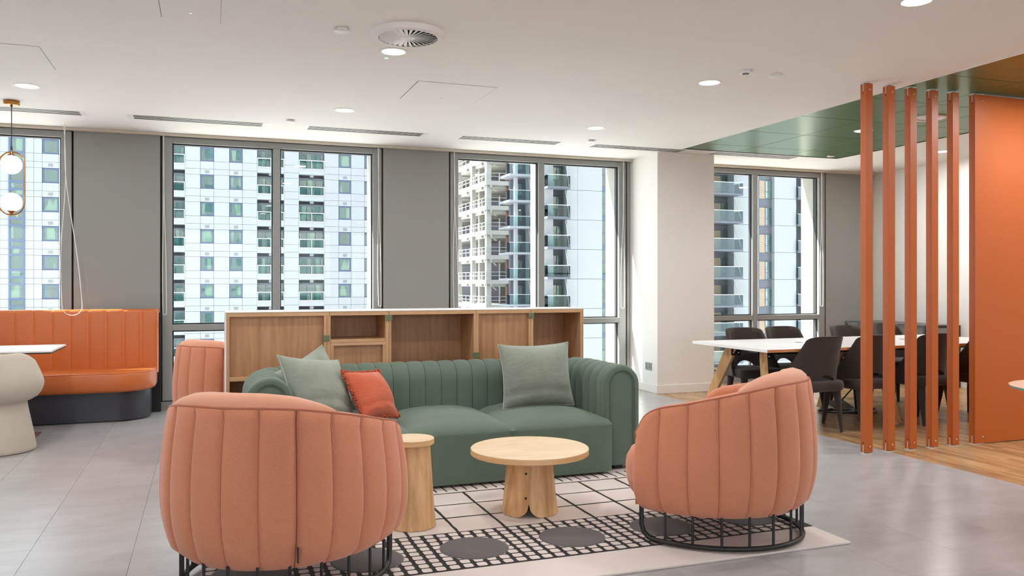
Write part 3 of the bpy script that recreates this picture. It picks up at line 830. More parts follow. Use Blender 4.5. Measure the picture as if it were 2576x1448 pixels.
# three seats, each a block to the floor with a swelling top
SEAT = [(LX+SW, 1.16), (1.16, 1.82), (1.82, RXs-SW+.022)]
for x0, x1 in SEAT:
    w = x1-x0; rows = []; y0, y1 = 4.955, BY-SW+.02; NU, NV = 20, 20
    def zt_at(u, v): return .372+.062*(1-abs(2*u-1)**2.6)*math.sin(math.pi/2*min(1, v*2.4))**1.2*(1-.25*v)
    front = []
    top = []
    for j in range(NV+1):
        v = j/NV; row = []
        for i in range(NU+1):
            u = i/NU; e1 = .010*max(0, 1-min(u, 1-u)/.04)
            xx = x0+w*u; yy = y0+(y1-y0)*v - .004*math.sin(math.pi*min(1, v/.2)) 
            row.append((xx, yy, zt_at(u, v)-e1*.6-.028*max(0, 1-v/.14)**2.2))
        top.append(row)
    fr_ = []
    for z in (.030, .10, .2, .28, .33):
        fr_.append([(x0+w*i/NU, y0+.012*max(0, 1-min(i/NU, 1-i/NU)/.03)-.006*math.sin(math.pi*(z/.36)), z) for i in range(NU+1)])
    m = MB(); m.grid(fr_+top)
    # side walls
    for i in (0, NU):
        ring_ = [r_[i] for r_ in fr_+top]; ring_ += [(ring_[0][0], y1, .03)]
        o = len(m.v); m.v += ring_; m.f.append(tuple(range(o, o+len(ring_))))
    m.build('seat', M['green'], sofa, 55)
ft = MB().box(-.03, .03, -.03, .03, 0, .04).mesh('foot', M['black'])
for x, y in ((LX, 5.12), (RXs, 5.12), (LX+.1, 5.78), (RXs-.1, 5.78)): link('foot', ft, sofa, (x, y, .0125))

# ------------------------------------------------------------------ cushions
def make_pillow(name, w, h, t, mat, pipe_mat, wr=.012, seed=1, fringe=False, slump=0):
    rn = random.Random(seed); ph = [rn.uniform(0, 6) for _ in range(8)]
    root = empty(name); N = 26
    def edge(u, v):
        # square outline with drawn-in sides and pointed corners
        k = .10; x = w/2*u*(1-k*(1-v*v)*1.0*abs(u)**2*.8); y = h/2*v*(1-k*(1-u*u)*abs(v)**2*.9)
        y -= slump*(1-abs(u))*max(0, v)
        return x, y
    def face(sgn):
        rows = []
        for j in range(N+1):
            v = math.sin(math.pi/2*(2*j/N-1)); row = []
            for i in range(N+1):
                u = math.sin(math.pi/2*(2*i/N-1)); x, y = edge(u, v)
                f = max(0, (1-abs(u)**2.6)*(1-abs(v)**2.6))**.62
                z = t/2*f
                z += wr*f*(math.sin(3.1*x/w*6+ph[0]+2*math.sin(4*y/h+ph[1]))*.35*max(0, abs(v)-.2)+math.sin(9*y/h+5*x/w+ph[2])*.35*abs(u)+.5*math.sin(4*x/w+ph[3])*math.sin(5*y/h+ph[4]))
                z -= f*wr*1.6*math.exp(-((v+.52+.12*u*u)/.10)**2)*(.4+.6*abs(u))
                z -= f*wr*.9*math.exp(-((u-.25*v-.35)/.07)**2)*max(0, v)
                row.append((x, y, sgn*z))
            rows.append(row)
        return rows
    m = MB(); m.grid(face(1)); m.grid([r_[::-1] for r_ in face(-1)])
    m.build('cover', mat, root, 180)
    per = []; K = 40
    for a, b_ in (((-1, -1), (1, -1)), ((1, -1), (1, 1)), ((1, 1), (-1, 1)), ((-1, 1), (-1, -1))):
        for i in range(K):
            u = a[0]+(b_[0]-a[0])*i/K; v = a[1]+(b_[1]-a[1])*i/K
            per.append(edge(u, v)+(0,))
    if not fringe:
        MB().tube(per, .0055, 6, closed=True).build('piping', pipe_mat, root, 60)
    else:
        fr_ = MB()
        for i, p in enumerate(per):
            o = Vector(p).normalized()*.008
            for q in range(2):
                c = Vector(p)+o*rn.uniform(.2, 1.6)+Vector((rn.uniform(-.004, .004), rn.uniform(-.004, .004), rn.uniform(-.008, .008)))
                r_ = rn.uniform(.007, .011)
                fr_.add([(c.x+r_, c.y, c.z), (c.x-r_, c.y, c.z), (c.x, c.y+r_, c.z), (c.x, c.y-r_, c.z), (c.x, c.y, c.z+r_), (c.x, c.y, c.z-r_)],
                        [(0, 2, 4), (2, 1, 4), (1, 3, 4), (3, 0, 4), (2, 0, 5), (1, 2, 5), (3, 1, 5), (0, 3, 5)])
        fr_.build('fringe', pipe_mat, root, 80, kind='stuff')
    return root
def pose(o, c, face_deg, tilt, roll=0):
    # local z is the face normal; face_deg is where it looks in plan, tilt leans it back, roll turns it in its own plane
    n = Vector((math.cos(R(face_deg))*math.cos(R(tilt)), math.sin(R(face_deg))*math.cos(R(tilt)), math.sin(R(tilt))))
    x = Vector((-math.sin(R(face_deg)), math.cos(R(face_deg)), 0)); y = n.cross(x)
    m = Matrix((x, y, n)).transposed() @ Matrix.Rotation(R(roll), 3, 'Z')
    o.matrix_world = Matrix.Translation(c) @ m.to_4x4()
p1 = make_pillow('cushion', .52, .45, .22, M['sage'], M['sage_pipe'], .020, 4)
pose(p1, (2.175, 5.435, .628), -94, 14, 1)
tag(p1, 'square sage velvet cushion with piped edge alone at the right end of the green sofa', 'cushion', 'sage velvet cushions')
p2 = make_pillow('cushion', .47, .45, .22, M['sage'], M['sage_pipe'], .022, 9)
pose(p2, (.645, 5.26, .615), -55, 32, -9)
tag(p2, 'front sage velvet cushion against the left sofa arm, beside the coral cushion', 'cushion', 'sage velvet cushions')
p3 = make_pillow('cushion', .46, .45, .19, M['sage'], M['sage_pipe'], .018, 15)
pose(p3, (.64, 5.53, .582), -80, 24, 26)
tag(p3, 'rear sage velvet cushion of which only a peaked corner shows behind another sage cushion', 'cushion', 'sage velvet cushions')
p4 = make_pillow('cushion', .35, .34, .17, M['coral'], M['fringe'], .016, 22, fringe=True)
pose(p4, (.985, 5.30, .565), -48, 34, -5)
tag(p4, 'small coral velvet cushion with a fringed edge on the green sofa', 'cushion')

# ------------------------------------------------------------------ pedestal tables
def pedestal_table(name, c, seam_deg, rt, rb, r_top, z_top, th, notch, lobes, bolts):
    root = empty(name, c)
    MB().lathe([(0, z_top-th), (r_top-.004, z_top-th), (r_top, z_top-th+.004)], 64).build('underside', M['ash_edge'], root, 40)
    m = MB().lathe([(r_top, z_top-th+.003), (r_top, z_top-.003)], 64); m.build('edge_band', M['ash_edge'], root, 40)
    MB().lathe([(r_top, z_top-.003), (r_top-.003, z_top), (0, z_top)], 64).build('tabletop', M['ash_top'], root, 40)
    z1 = z_top-th
    for q in range(lobes):
        a0 = R(seam_deg)+2*math.pi*q/lobes; span = 2*math.pi/lobes; n = 40; rows = []
        for i in range(n+1):
            f = i/n; a = a0+span*f; arc_ = min(f, 1-f)*span*rb; zl = notch-math.sqrt(max(0, notch**2-max(0, notch-arc_)**2)) if notch else 0
            bulge = .007*max(0, 1-(1-f)/.10) if lobes > 1 else 0
            row = []
            for j in range(13):
                z = zl+(z1-zl)*j/12; r_ = rb+(rt-rb)*(z/z1)**.8 + bulge
                row.append((r_*math.cos(a), r_*math.sin(a), z))
            for j in range(12, -1, -1):
                z = zl+(z1-zl)*j/12; r_ = rb+(rt-rb)*(z/z1)**.8 + bulge-.012
                row.append((r_*math.cos(a), r_*math.sin(a), z))
            rows.append(row)
        m = MB(); m.grid(rows, close_u=True); k = len(rows[0]); m.f.append(tuple(range(k))); m.f.append(tuple(n*k+i for i in range(k)))
        o = m.build('base_shell', M['ash_v'], root, 35)
    if bolts:
        bm2 = MB().lathe([(0, .004), (.005, .003), (.0065, 0)], 12).mesh('bolt', M['black'], 60)
        for z in bolts:
            a = R(seam_deg)-.11; r_ = rb+(rt-rb)*(z/z1)**.8+.006
            o = link('bolt', bm2, root, (r_*math.cos(a), r_*math.sin(a), z)); o.rotation_euler = (0, R(88), a)
    return root
t1 = pedestal_table('coffee_table', (1.683, 4.304, .0147), -113, .125, .157, .328, .352, .034, .075, 3, (.235, .105))
tag(t1, 'low round pale wood coffee table in the middle of the rug', 'table')
t2 = pedestal_table('side_table', (1.005, 4.265, .0147), 60, .097, .128, .118, .455, .032, 0, 1, ())
tag(t2, 'tall narrow pale ash side table half hidden behind the front armchair', 'table')
# ------------------------------------------------------------------ oak shelving behind the sofa
sh = empty('shelving_unit', (0, 5.98, 0))
tag(sh, 'long low oak shelving unit with small green clips, behind the green sofa', 'shelving')
D = .36
def board(name, x0, x1, y0, y1, z0, z1, mat, label=None):
    o = MB().box(x0, x1, y0, y1, z0, z1, .0015).build(name, M[mat], sh)
    if label: o['label'] = label
    return o
A0, A1, ZT = .119, 2.795, 1.078
board('outer_side', A0, A0+.006, 0, D, .02, ZT-.006, 'table_white', 'white laminated outer side')
board('outer_side', A1-.006, A1, 0, D, .02, ZT-.006, 'oak_v')
board('top_panel', A0, A1, 0, D, ZT-.006, ZT, 'table_white', 'thin white top')
for x0, x1 in ((A0+.006, .816), (.816, 1.243), (1.243, 1.908), (1.908, 2.350), (2.350, A1-.006)):
    board('top_board', x0+.001, x1-.001, .002, D-.002, ZT-.034, ZT-.006, 'oak_h')
    board('bottom_board', x0+.001, x1-.001, .002, D-.002, .04, .07, 'oak_h')
for x0, x1, z1 in ((A0+.006, .147, ZT-.034), (.778, .796, ZT-.034), (.796, .825, ZT-.034), (1.217, 1.241, ZT-.034), (1.241, 1.261, ZT-.034), (1.887, 1.907, ZT-.034), (1.907, 1.928, ZT-.034), (2.330, 2.350, ZT-.034), (2.350, 2.370, ZT-.034), (2.768, A1-.006, ZT-.034)):
    board('divider', x0, x1-.0006, .002, D-.002, .07, z1, 'oak_v')
board('shelf_board', .147, .778, .002, D-.02, .604, .632, 'oak_h')
board('shelf_board', .825, 1.217, .002, D-.02, .851, .873, 'oak_h')
board('shelf_board', .825, 1.217, .002, D-.02, .829, .850, 'oak_h')
for x0, x1, z0, z1 in ((.147, .778, .632, ZT-.034), (.846, 1.197, .30, .829), (1.928, 2.330, .07, ZT-.034)):
    board('front_panel', x0, x1, .028, .044, z0, z1, 'oak')
board('divider', .825, .846, .002, .05, .30, .829, 'oak_v'); board('divider', 1.197, 1.217, .002, .05, .30, .829, 'oak_v')
for x0, x1, z0, z1 in ((.147, .778, .07, ZT-.034), (.825, 1.217, .07, ZT-.034), (1.261, 1.887, .07, ZT-.034), (1.928, 2.330, .07, ZT-.034), (2.370, 2.768, .07, ZT-.034)):
    board('back_panel', x0, x1, D-.018, D-.004, z0, z1, 'oak')
board('plinth', A0+.03, A1-.03, .03, D-.03, 0, .04, 'dark_grey')
for x, z in ((.795, .886), (1.243, 1.024), (2.352, 1.024), (1.905, .732), (.312, .618)):
    board('clip', x-.023, x+.023, -.004, .006, z-.021, z+.021, 'clip')

# ------------------------------------------------------------------ banquette booth on the left
bo = empty('banquette', (0, 0, 0))
tag(bo, 'orange leather banquette with channelled back and a rounded seat end, under the window', 'bench')
rows = []; bz0, bz1, by = .40, 1.022, 8.84
xe = -.445
NP_ = 13
for i in range(NP_*10+1):
    x = xe-.155*NP_*(1-i/(NP_*10)); u = (i/10) % 1.0; near = min(u, 1-u); g = .009*max(0, 1-near/.16)**1.4
    if i == NP_*10: g = 0
    e_ = max(0, 1-(xe-x)/.03); eo = .028*(1-math.sqrt(max(0, 1-e_*e_)))
    L = [(by+g+eo, bz0)]
    for q in range(9): L.append((by+g+eo-.006*math.sin(math.pi*q/8), bz0+(bz1-.03-bz0)*q/8))
    for q in range(1, 7): a = R(90*q/6); L.append((by+.032*(1-math.cos(a))+g*math.cos(a)+eo, bz1-.03+(.03-.4*g-eo*.3)*math.sin(a)))
    L += [(by+.10, bz1-.4*g), (by+.10, bz0)]
    rows.append([(x, y, z) for y, z in L])
m = MB(); m.grid(rows); k = len(rows[0]); m.f.append(tuple(range(k))); m.f.append(tuple(NP_*10*k+j for j in range(k)))
m.build('backrest', M['leather'], bo, 50)
st = MB()
for i in range(1, NP_):
    x = xe-.155*i; st.tube([(x, by+.006, bz0+.05), (x, by+.002, .7), (x, by+.006, bz1-.035), (x, by+.02, bz1-.008)], .0040, 6)
st.build('seam', M['stitch'], bo, 60)
def booth_plan(d, n=18, ext=-2.4, dx=None):
    r = .34-d*.6; xe = -.445+(d-dx if dx is not None else 0)
    return [(ext, by+.06), (ext, 8.33+d)] + [(xe-.012-d-r+r*math.sin(R(90*i/n)), 8.33+d+r-r*math.cos(R(90*i/n))) for i in range(n+1)] + [(xe-.012-d, by+.06)]
MB().prism(booth_plan(0), .278, .462, .03).build('seat', M['leather'], bo, 50)
MB().tube([p+(.452,) for p in booth_plan(.006)[1:-1]], .003, 5).build('piping', M['stitch'], bo, 60)
MB().prism(booth_plan(.10, dx=.05), .012, .285).build('base', M['dark_grey'], bo, 35)
MB().prism(booth_plan(.125, dx=.075), .0, .014).build('toe_recess', M['black'], bo, 35)
MB().box(-2.4, -.425, by+.10, by+.125, 0, bz1-.04, .002).build('back_board', M['gasket'], bo)

# white table and cup chair in front of the booth
tb = empty('booth_table', (-1.75, 7.79, 0))
tag(tb, 'white topped rectangular table with a black edge, in front of the orange booth', 'table')
MB().box(-.6, .6, -.36, .36, .728, .742, .001).build('tabletop', M['table_white'], tb)
MB().box(-.598, .598, -.358, .358, .718, .728, .001).build('edge', M['black'], tb)
MB().box(-.42, .43, -.24, .24, 0, .012, .002).build('base_plate', M['maroon'], tb)
MB().tube([(0, 0, .012), (0, 0, .718)], .035, 16).build('column', M['maroon'], tb, 60)
cc = empty('cup_chair', (-1.50, 7.28, 0), R(8))
tag(cc, 'beige boucle tub chair on a flared upholstered base, tucked to the white booth table', 'chair')
MB().lathe([(0, .004), (.262, .004), (.268, .012), (.266, .03), (.252, .12), (.232, .22), (.214, .31), (.204, .375), (.20, .40), (0, .40)], 48).build('base', M['beige'], cc, 50)
MB().lathe([(0, 0), (.258, 0), (.258, .006), (0, .006)], 48).build('foot_ring', M['black'], cc, 40)
rows = []
for i in range(49):
    a = R(-90-140+280*i/48); w = abs(i-24)/24; zt_ = .752-.17*max(0, w-.30)**1.2/.7**1.2
    P = [(.20, .372), (.235, .385), (.275, .41), (.302, .445), (.316, .485), (.320, .52), (.314, .56), (.302, .61), (.288, .66), (.272, .71), (.262, .74), (.245, .755), (.222, .752), (.208, .735), (.206, .68), (.212, .60), (.216, .52), (.214, .44), (.15, .42)]
    row = []
    for r_, z in P:
        zz = z if z < .50 else .50+(z-.50)*(zt_-.50)/.255
        row.append((r_*math.cos(a)*1.0, r_*math.sin(a), zz))
    rows.append(row)
m = MB(); m.grid(rows); k = len(rows[0]); m.f.append(tuple(range(k))); m.f.append(tuple(48*k+j for j in range(k)))
m.build('shell', M['beige'], cc, 50)
MB().lathe([(0, .40), (.21, .40), (.232, .42), (.235, .45), (.22, .472), (.15, .482), (0, .485)], 40).build('seat', M['beige'], cc, 50)

# ------------------------------------------------------------------ orange screen
post_l = MB()
def slotted_post(w, d, z0, z1, slot_h=.075):
    # hollow-ended square post: a sawn slot runs through both ends for the fixing plate
    s = .004; m = MB()
    zs0, zs1 = z0+slot_h, z1-slot_h
    m.box(0, w, 0, d, zs0, zs1)
    for a, b_ in ((z0, zs0), (zs1, z1)): m.box(0, w, 0, d/2-s, a, b_).box(0, w, d/2+s, d, a, b_)
    return m
PXs = [4.612, 4.826, 5.040, 5.254, 5.468]
p_me = slotted_post(.064, .056, .010, H-.012).mesh('screen_post', M['orange_metal'])
plate = MB().box(-.004, .062, .003, .053, 0, .004).box(-.001, .060, .026, .030, .004, .066).mesh('floor_plate', M['white_plastic'])
plate_t = MB().box(-.004, .062, .003, .053, H-.005, H-.001).box(-.001, .060, .026, .030, H-.066, H-.005).mesh('ceiling_plate', M['white_plastic'])
screw = MB().lathe([(0, .003), (.005, .0025), (.0065, 0)], 10).mesh('screw', M['steel'], 60)
ordn = ['first', 'second', 'third', 'fourth', 'fifth']
for i, x in enumerate(PXs):
    o = link('screen_post', p_me); o.location = (x, 4.915, 0)
    tag(o, 'orange square floor-to-ceiling post, %s of five counted towards the wide orange panel' % ordn[i], 'post', 'orange screen posts')
    link('floor_plate', plate, o); link('ceiling_plate', plate_t, o)
    for z in (.055, H-.055):
        s_ = link('screw', screw, o, (.040, 0, z)); s_.rotation_euler = (R(90), 0, 0)
pn = slotted_post(2.2, .056, .006, H-.008).build('room_divider', M['orange_metal'], None, None, (5.700, 4.915, 0))
tag(pn, 'wide solid orange panel from floor to ceiling, standing in line with the posts', 'panel')
MB().box(-.004, .10, 0.004, .052, 0, .004).box(2.1, 2.19, 0.004, .052, 0, .004).box(-.001, 2.19, .026, .030, .004, .066).build('floor_plate', M['white_plastic'], pn)
MB().box(-.004, .10, 0.004, .052, H-.005, H-.001).box(2.1, 2.19, 0.004, .052, H-.005, H-.001).box(-.001, 2.19, .026, .030, H-.066, H-.005).build('ceiling_plate', M['white_plastic'], pn)
for z in (.055, H-.055):
    for x in (.085, 1.1, 2.1):
        s_ = link('screw', screw, pn, (x, 0, z)); s_.rotation_euler = (R(90), 0, 0)

# ------------------------------------------------------------------ meeting table and chairs
mt = empty('meeting_table', (5.857, 6.365, 0))
tag(mt, 'long white meeting table with splayed pale wooden legs, behind the orange posts', 'table')
HX, HYt, TZ = 1.46, .57, .717
MB().box(-HX, HX, -HYt, HYt, TZ-.026, TZ, .001).build('tabletop', M['table_white'], mt)
MB().box(-HX+.001, HX-.001, -HYt-.0015, -HYt, TZ-.026, TZ-.002).build('front_edge', M['ply_edge'], mt)
MB().box(-1.16, 1.16, -.235, -.195, TZ-.075, TZ-.026).box(-1.16, 1.16, .195, .235, TZ-.075, TZ-.026).box(-1.20, -1.16, -.25, .25, TZ-.075, TZ-.026).box(1.16, 1.20, -.25, .25, TZ-.075, TZ-.026).build('under_frame', M['black'], mt)
def leg_me(dx, dy, wide, thin):
    # a tapering board whose broad side lies in the plane it leans in
    m = MB(); vs = []; u = Vector((dx, dy)).normalized(); v = Vector((-u.y, u.x))
    for z, k, ox, oy in ((TZ-.03, 1.0, 0, 0), (.014, .62, dx, dy)):
        for a, b_ in ((-1, -1), (1, -1), (1, 1), (-1, 1)):
            q = u*(a*wide/2*k)+v*(b_*thin/2*(1 if k == 1 else .9)); vs.append((ox+q.x, oy+q.y, z))
    return m.add(vs, [(0, 3, 2, 1), (4, 5, 6, 7), (0, 1, 5, 4), (1, 2, 6, 5), (2, 3, 7, 6), (3, 0, 4, 7)])
for sx in (-1, 0, 1):
    for sy in (-1, 1):
        x, y = sx*1.245, sy*.225
        lg = leg_me(sx*.15, sy*.27, .11, .055).build('leg', M['ash_v'], mt, None, (x, y, 0))
        MB().lathe([(0, 0), (.016, 0), (.016, .012), (.008, .016), (0, .016)], 12).build('glide', M['white_plastic'], lg, 40, (sx*.15, sy*.27, 0))
        br = MB().box(-.045, .06, -.031, -.025, TZ-.115, TZ-.028, .004).box(-.045, .06, .025, .031, TZ-.115, TZ-.028, .004).build('bracket', M['black'], mt, None, (x-sx*.01, y, 0))
        for bx, bz in ((.035, TZ-.05), (.035, TZ-.09), (-.02, TZ-.09)):
            s_ = link('screw', screw, br, (bx, -.031, bz)); s_.rotation_euler = (R(90), 0, 0); s_.scale = (1.5, 1.5, 1.5)
        
for x in (-.63, .63):
    gm = MB().lathe([(0, TZ+.0015), (.040, TZ+.0015), (.042, TZ)], 24).build('cable_port', M['dark_grey'], mt, 40, (x, .05, 0))
def make_mchair():
    root = empty('meeting_chair')
    # back shell: narrow rounded top, wings flaring down to the seat, arched opening above the seat
    NU, NVv = 24, 10; rows = []
    def pt(u, v, off):
        zb_ = .375+.12*max(0, 1-(abs(u)/.40)**2.4)**.8
        zt_ = .825-.055*abs(u)**3.5
        if abs(u) > .82: zt_ -= .30*((abs(u)-.82)/.18)**1.6
        z = zb_+(zt_-zb_)*v; h = (z-.40)/.425
        hw = .262-.055*h; dep = .30-.23*h                       # half width, and how far the wings run forward
        a = u*R(90)
        x = (hw+off)*math.sin(a)*(1-.06*(1-h)*abs(math.cos(a))); y = -.20-.05*h*1.0-off*math.cos(a)+ dep*(1-math.cos(a))**1.15*.95
        return (x, y, z)
    out = [[pt(-1+2*i/NU, j/NVv, .0) for i in range(NU+1)] for j in range(NVv+1)]
    inn = [[pt(-1+2*i/NU, j/NVv, -.036) for i in range(NU+1)] for j in range(NVv+1)]
    rows = []
    for i in range(NU+1):
        L = [out[j][i] for j in range(NVv+1)]+[inn[j][i] for j in range(NVv, -1, -1)]
        rows.append(L)
    m = MB(); m.grid(rows, close_u=True); k = len(rows[0]); m.f.append(tuple(range(k))); m.f.append(tuple(NU*k+j for j in range(k)))
    o = m.build('backrest', M['brown'], root, 75)
    P = rrect(-.235, .235, -.235, .235, {'sw': .11, 'se': .11, 'ne': .07, 'nw': .07}, 6)
    MB().prism(P, .355, .445, .028).build('seat', M['brown'], root, 50)
    for sx in (-1, 1):
        for sy in (-1, 1):
            x, y = (.185 if sy > 0 else .150)*sx, sy*.17
            MB().tube([(x, y, .37), (x+sx*.008, y+sy*.02, .2), (x+sx*(.022 if sy > 0 else .014), y+sy*.045, .004)], [.036, .026, .0135], 10).build('leg', M['brown'], root, 60)
    return root
mc0 = make_mchair()
near = [(4.905, 5.90, 4, 'dark brown meeting chair seen from behind, directly behind the salmon armchair on the right'),
        (5.455, 5.90, 0, 'dark brown meeting chair seen back-on through the gaps between the first three orange posts'),
        (6.15, 5.90, 0, 'dark brown meeting chair seen back-on between the third and fifth orange posts'),
        (6.80, 5.90, 0, 'dark brown meeting chair almost hidden by the wide orange panel, only its wing showing')]
far = [(5.06, 6.89, 172, 'dark brown meeting chair across the white table, facing the viewer, nearest the white column'),
       (5.60, 6.96, 176, 'dark brown meeting chair across the white table, facing the viewer, second from the white column'),
       (6.37, 6.90, 178, 'dark brown meeting chair across the white table, facing the viewer, third from the white column'),
       (7.14, 7.14, 180, 'dark brown meeting chair across the white table, facing the viewer, fourth from the white column')]
for i, (x, y, a, lab) in enumerate(near+far):
    o = mc0 if i == 0 else copy_tree(mc0)
    o.location = (x, y, 0); o.rotation_euler = (0, 0, R(a))
    tag(o, lab, 'chair', 'brown chairs round the meeting table')
# floor box with cables under the table
fb = empty('floor_box', (6.02, 6.62, 0)); tag(fb, 'open floor power box with loose black cables under the meeting table', 'floor box')
MB().box(-.14, .14, -.10, .10, .0, .012, .002).build('frame', M['dark_grey'], fb)
lid = MB().box(-.12, .12, -.006, .006, 0, .16, .002).build('lid', M['steel'], fb, None, (0, .09, .012)); lid.rotation_euler = (R(-68), 0, 0)
MB().tube([(.0, .0, .012), (-.2, -.05, .03), (-.35, .05, .012), (-.1, .12, .012), (.05, .0, .25), (.02, -.1, .5), (.0, -.18, .69)], .007, 6).build('cable', M['black_cord'], fb, 60)
MB().tube([(.05, .0, .012), (.2, -.12, .03), (.1, -.24, .012), (-.15, -.2, .012), (-.35, -.02, .012)], .006, 6).build('cable', M['black_cord'], fb, 60)
# glass topped console in the corner
cs = empty('console_table', (0, 0, 0)); tag(cs, 'black framed console with a glass top in the corner behind the meeting table', 'console')
cx0, cx1, cy0, cy1, cz = 8.03, 8.60, 7.62, 8.94, .765
m = MB(); t_ = .028
for x in (cx0, cx1-t_):
    for y in (cy0, cy1-t_): m.box(x, x+t_, y, y+t_, 0, cz-.008)
m.build('leg_frame', M['black'], cs)
m = MB()
for z in (cz-.036, .30): m.box(cx0+t_, cx1-t_, cy0, cy0+t_, z, z+t_).box(cx0+t_, cx1-t_, cy1-t_, cy1, z, z+t_).box(cx0, cx0+t_, cy0+t_, cy1-t_, z, z+t_).box(cx1-t_, cx1, cy0+t_, cy1-t_, z, z+t_)
m.build('rail', M['black'], cs)
MB().box(cx0, cx1, cy0, cy1, cz-.008, cz, .001).build('glass_top', M['balc_glass'], cs)
MB().box(cx0+t_, cx1-t_, cy0+t_, cy1-t_, .31, .322, .001).build('shelf', M['dark_grey'], cs)
# round table cut by the right edge of the picture
rt_ = empty('round_table', (4.55, 3.30, 0)); tag(rt_, 'round table with a pale pink top and teal edge, cut off by the right border', 'table')
MB().lathe([(0, .703), (.40, .703), (.405, .701)], 64).build('tabletop', M['pale_top'], rt_, 40)
MB().lathe([(.405, .701), (.40, .689), (.36, .675), (0, .675)], 64).build('edge', M['teal_edge'], rt_, 40)
MB().lathe([(0, 0), (.24, 0), (.24, .010), (.05, .018), (.032, .04), (.032, .675), (0, .675)], 40).build('pedestal', M['black'], rt_, 50)
rt_.location = (4.575, 3.19, -.0)

# ------------------------------------------------------------------ ceiling fittings
def downlight(loc, lab, energy=LAMP_W, z=H):
    o = empty('downlight', (loc[0], loc[1], z)); tag(o, lab, 'downlight', 'round recessed downlights')
    MB().lathe([(.074, .004), (.076, -.003), (.090, -.0035), (.092, 0), (.092, .004)], 40).build('trim_ring', M['white_plastic'], o, 40)
    MB().lathe([(0, -.001), (.075, -.001), (.075, .003), (0, .003)], 40).build('diffuser', M['lamp'], o, 40)
    L = bpy.data.lights.new('downlight_lamp', 'AREA'); L.shape = 'DISK'; L.size = .14; L.energy = energy; L.color = (1, .985, .955)
    l = bpy.data.objects.new('downlight_lamp', L); l.location = (0, 0, -.012); l.parent = o; COL.objects.link(l)
    return o
vis = [((-1.285, 7.22), 'lit round downlight above the globe pendant'), ((1.137, 5.33), 'lit round downlight beside the large round air diffuser'), ((1.125, 7.29), 'lit round downlight near the slot grille over the double window'),
       ((3.537, 7.29), 'lit round downlight near the slot grilles left of the column'), ((3.534, 5.345), 'lit round downlight near the small round sensor and the green ceiling'), ((3.545, 3.416), 'large lit round downlight at the top edge of the picture'),
       ((6.10, 6.535), 'lit round downlight set in the green metal ceiling'), ((7.90, 7.235), 'lit round downlight in the white ceiling past the green bay')]
for p, lab in vis: downlight(p, lab, LAMP_W*(1.8 if p[0] > 7 else 1), H+.004 if lab.endswith('metal ceiling') else H)
for x, side in ((-1.27, 'left'), (1.13, 'middle'), (3.54, 'right')):
    for y, row in ((1.45, 'first'), (-.5, 'second'), (-2.5, 'third')): downlight((x, y), 'lit round downlight, %s row behind the viewer, %s one of three' % (row, side), LAMP_W*.15)
for x, y, lab in ((-1.27, 3.4, 'lit round downlight out of view, nearest left of the large air diffuser'), (-1.27, 5.33, 'lit round downlight out of view, before the booth table'), (-3.6, 7.2, 'lit round downlight out of view over the hidden end of the booth'),
                  (-3.6, 5.33, 'lit round downlight by the left wall, in front of the booth'), (-3.6, 3.4, 'lit round downlight by the left wall, beside the viewer'), (-3.6, 1.45, 'lit round downlight by the left wall, behind the viewer'), (1.13, 3.4, 'lit round downlight out of view above the front armchair')):
    downlight((x, y), lab)
for x, y, lab in ((7.9, 5.3, 'lit round downlight hidden behind the orange panel, over the timber floor'), (7.9, 3.4, 'lit round downlight out of view right of the round table'), (6.1, 4.16, 'lit round downlight in the green ceiling before the orange panel'),
                  (6.1, 2.2, 'lit round downlight in the green ceiling beside the viewer'), (7.9, 1.45, 'lit round downlight by the right wall, beside the viewer')):
    downlight((x, y), lab, LAMP_W*1.8, H+.004 if x == 6.1 else H)
led = MB().lathe([(0, -.004), (.012, -.003), (.013, 0)], 16).build('indicator_lamp', M['led'], None, 40, (1.125, 5.50, H)); tag(led, 'tiny green indicator light beside a lit downlight', 'indicator')

vd = empty('air_diffuser', (1.135, 4.905, H)); tag(vd, 'large round swirl air diffuser with radial vanes in the ceiling', 'air diffuser')
MB().lathe([(.172, -.020), (.178, -.034), (.200, -.036), (.212, -.028), (.216, -.012), (.222, 0)], 64).build('ring', M['ceiling'], vd, 40)
MB().lathe([(0, -.004), (.175, -.004), (.175, -.030)], 48).build('duct', M['vent_dark'], vd, 40)
MB().lathe([(0, -.036), (.038, -.035), (.044, -.030), (.044, -.020)], 32).build('hub', M['white_plastic'], vd, 40)
van = MB()
van.add([(.040, -.004, -.029), (.173, -.011, -.030), (.173, .011, -.0225), (.040, .004, -.027), (.040, -.004, -.032), (.173, -.011, -.034), (.173, .011, -.0265), (.040, .004, -.030)],
        [(0, 1, 2, 3), (7, 6, 5, 4), (0, 4, 5, 1), (1, 5, 6, 2), (2, 6, 7, 3), (3, 7, 4, 0)])
vm = van.mesh('vane', M['white_plastic'])
for i in range(30): link('vane', vm, vd).rotation_euler = (0, 0, 2*math.pi*i/30)

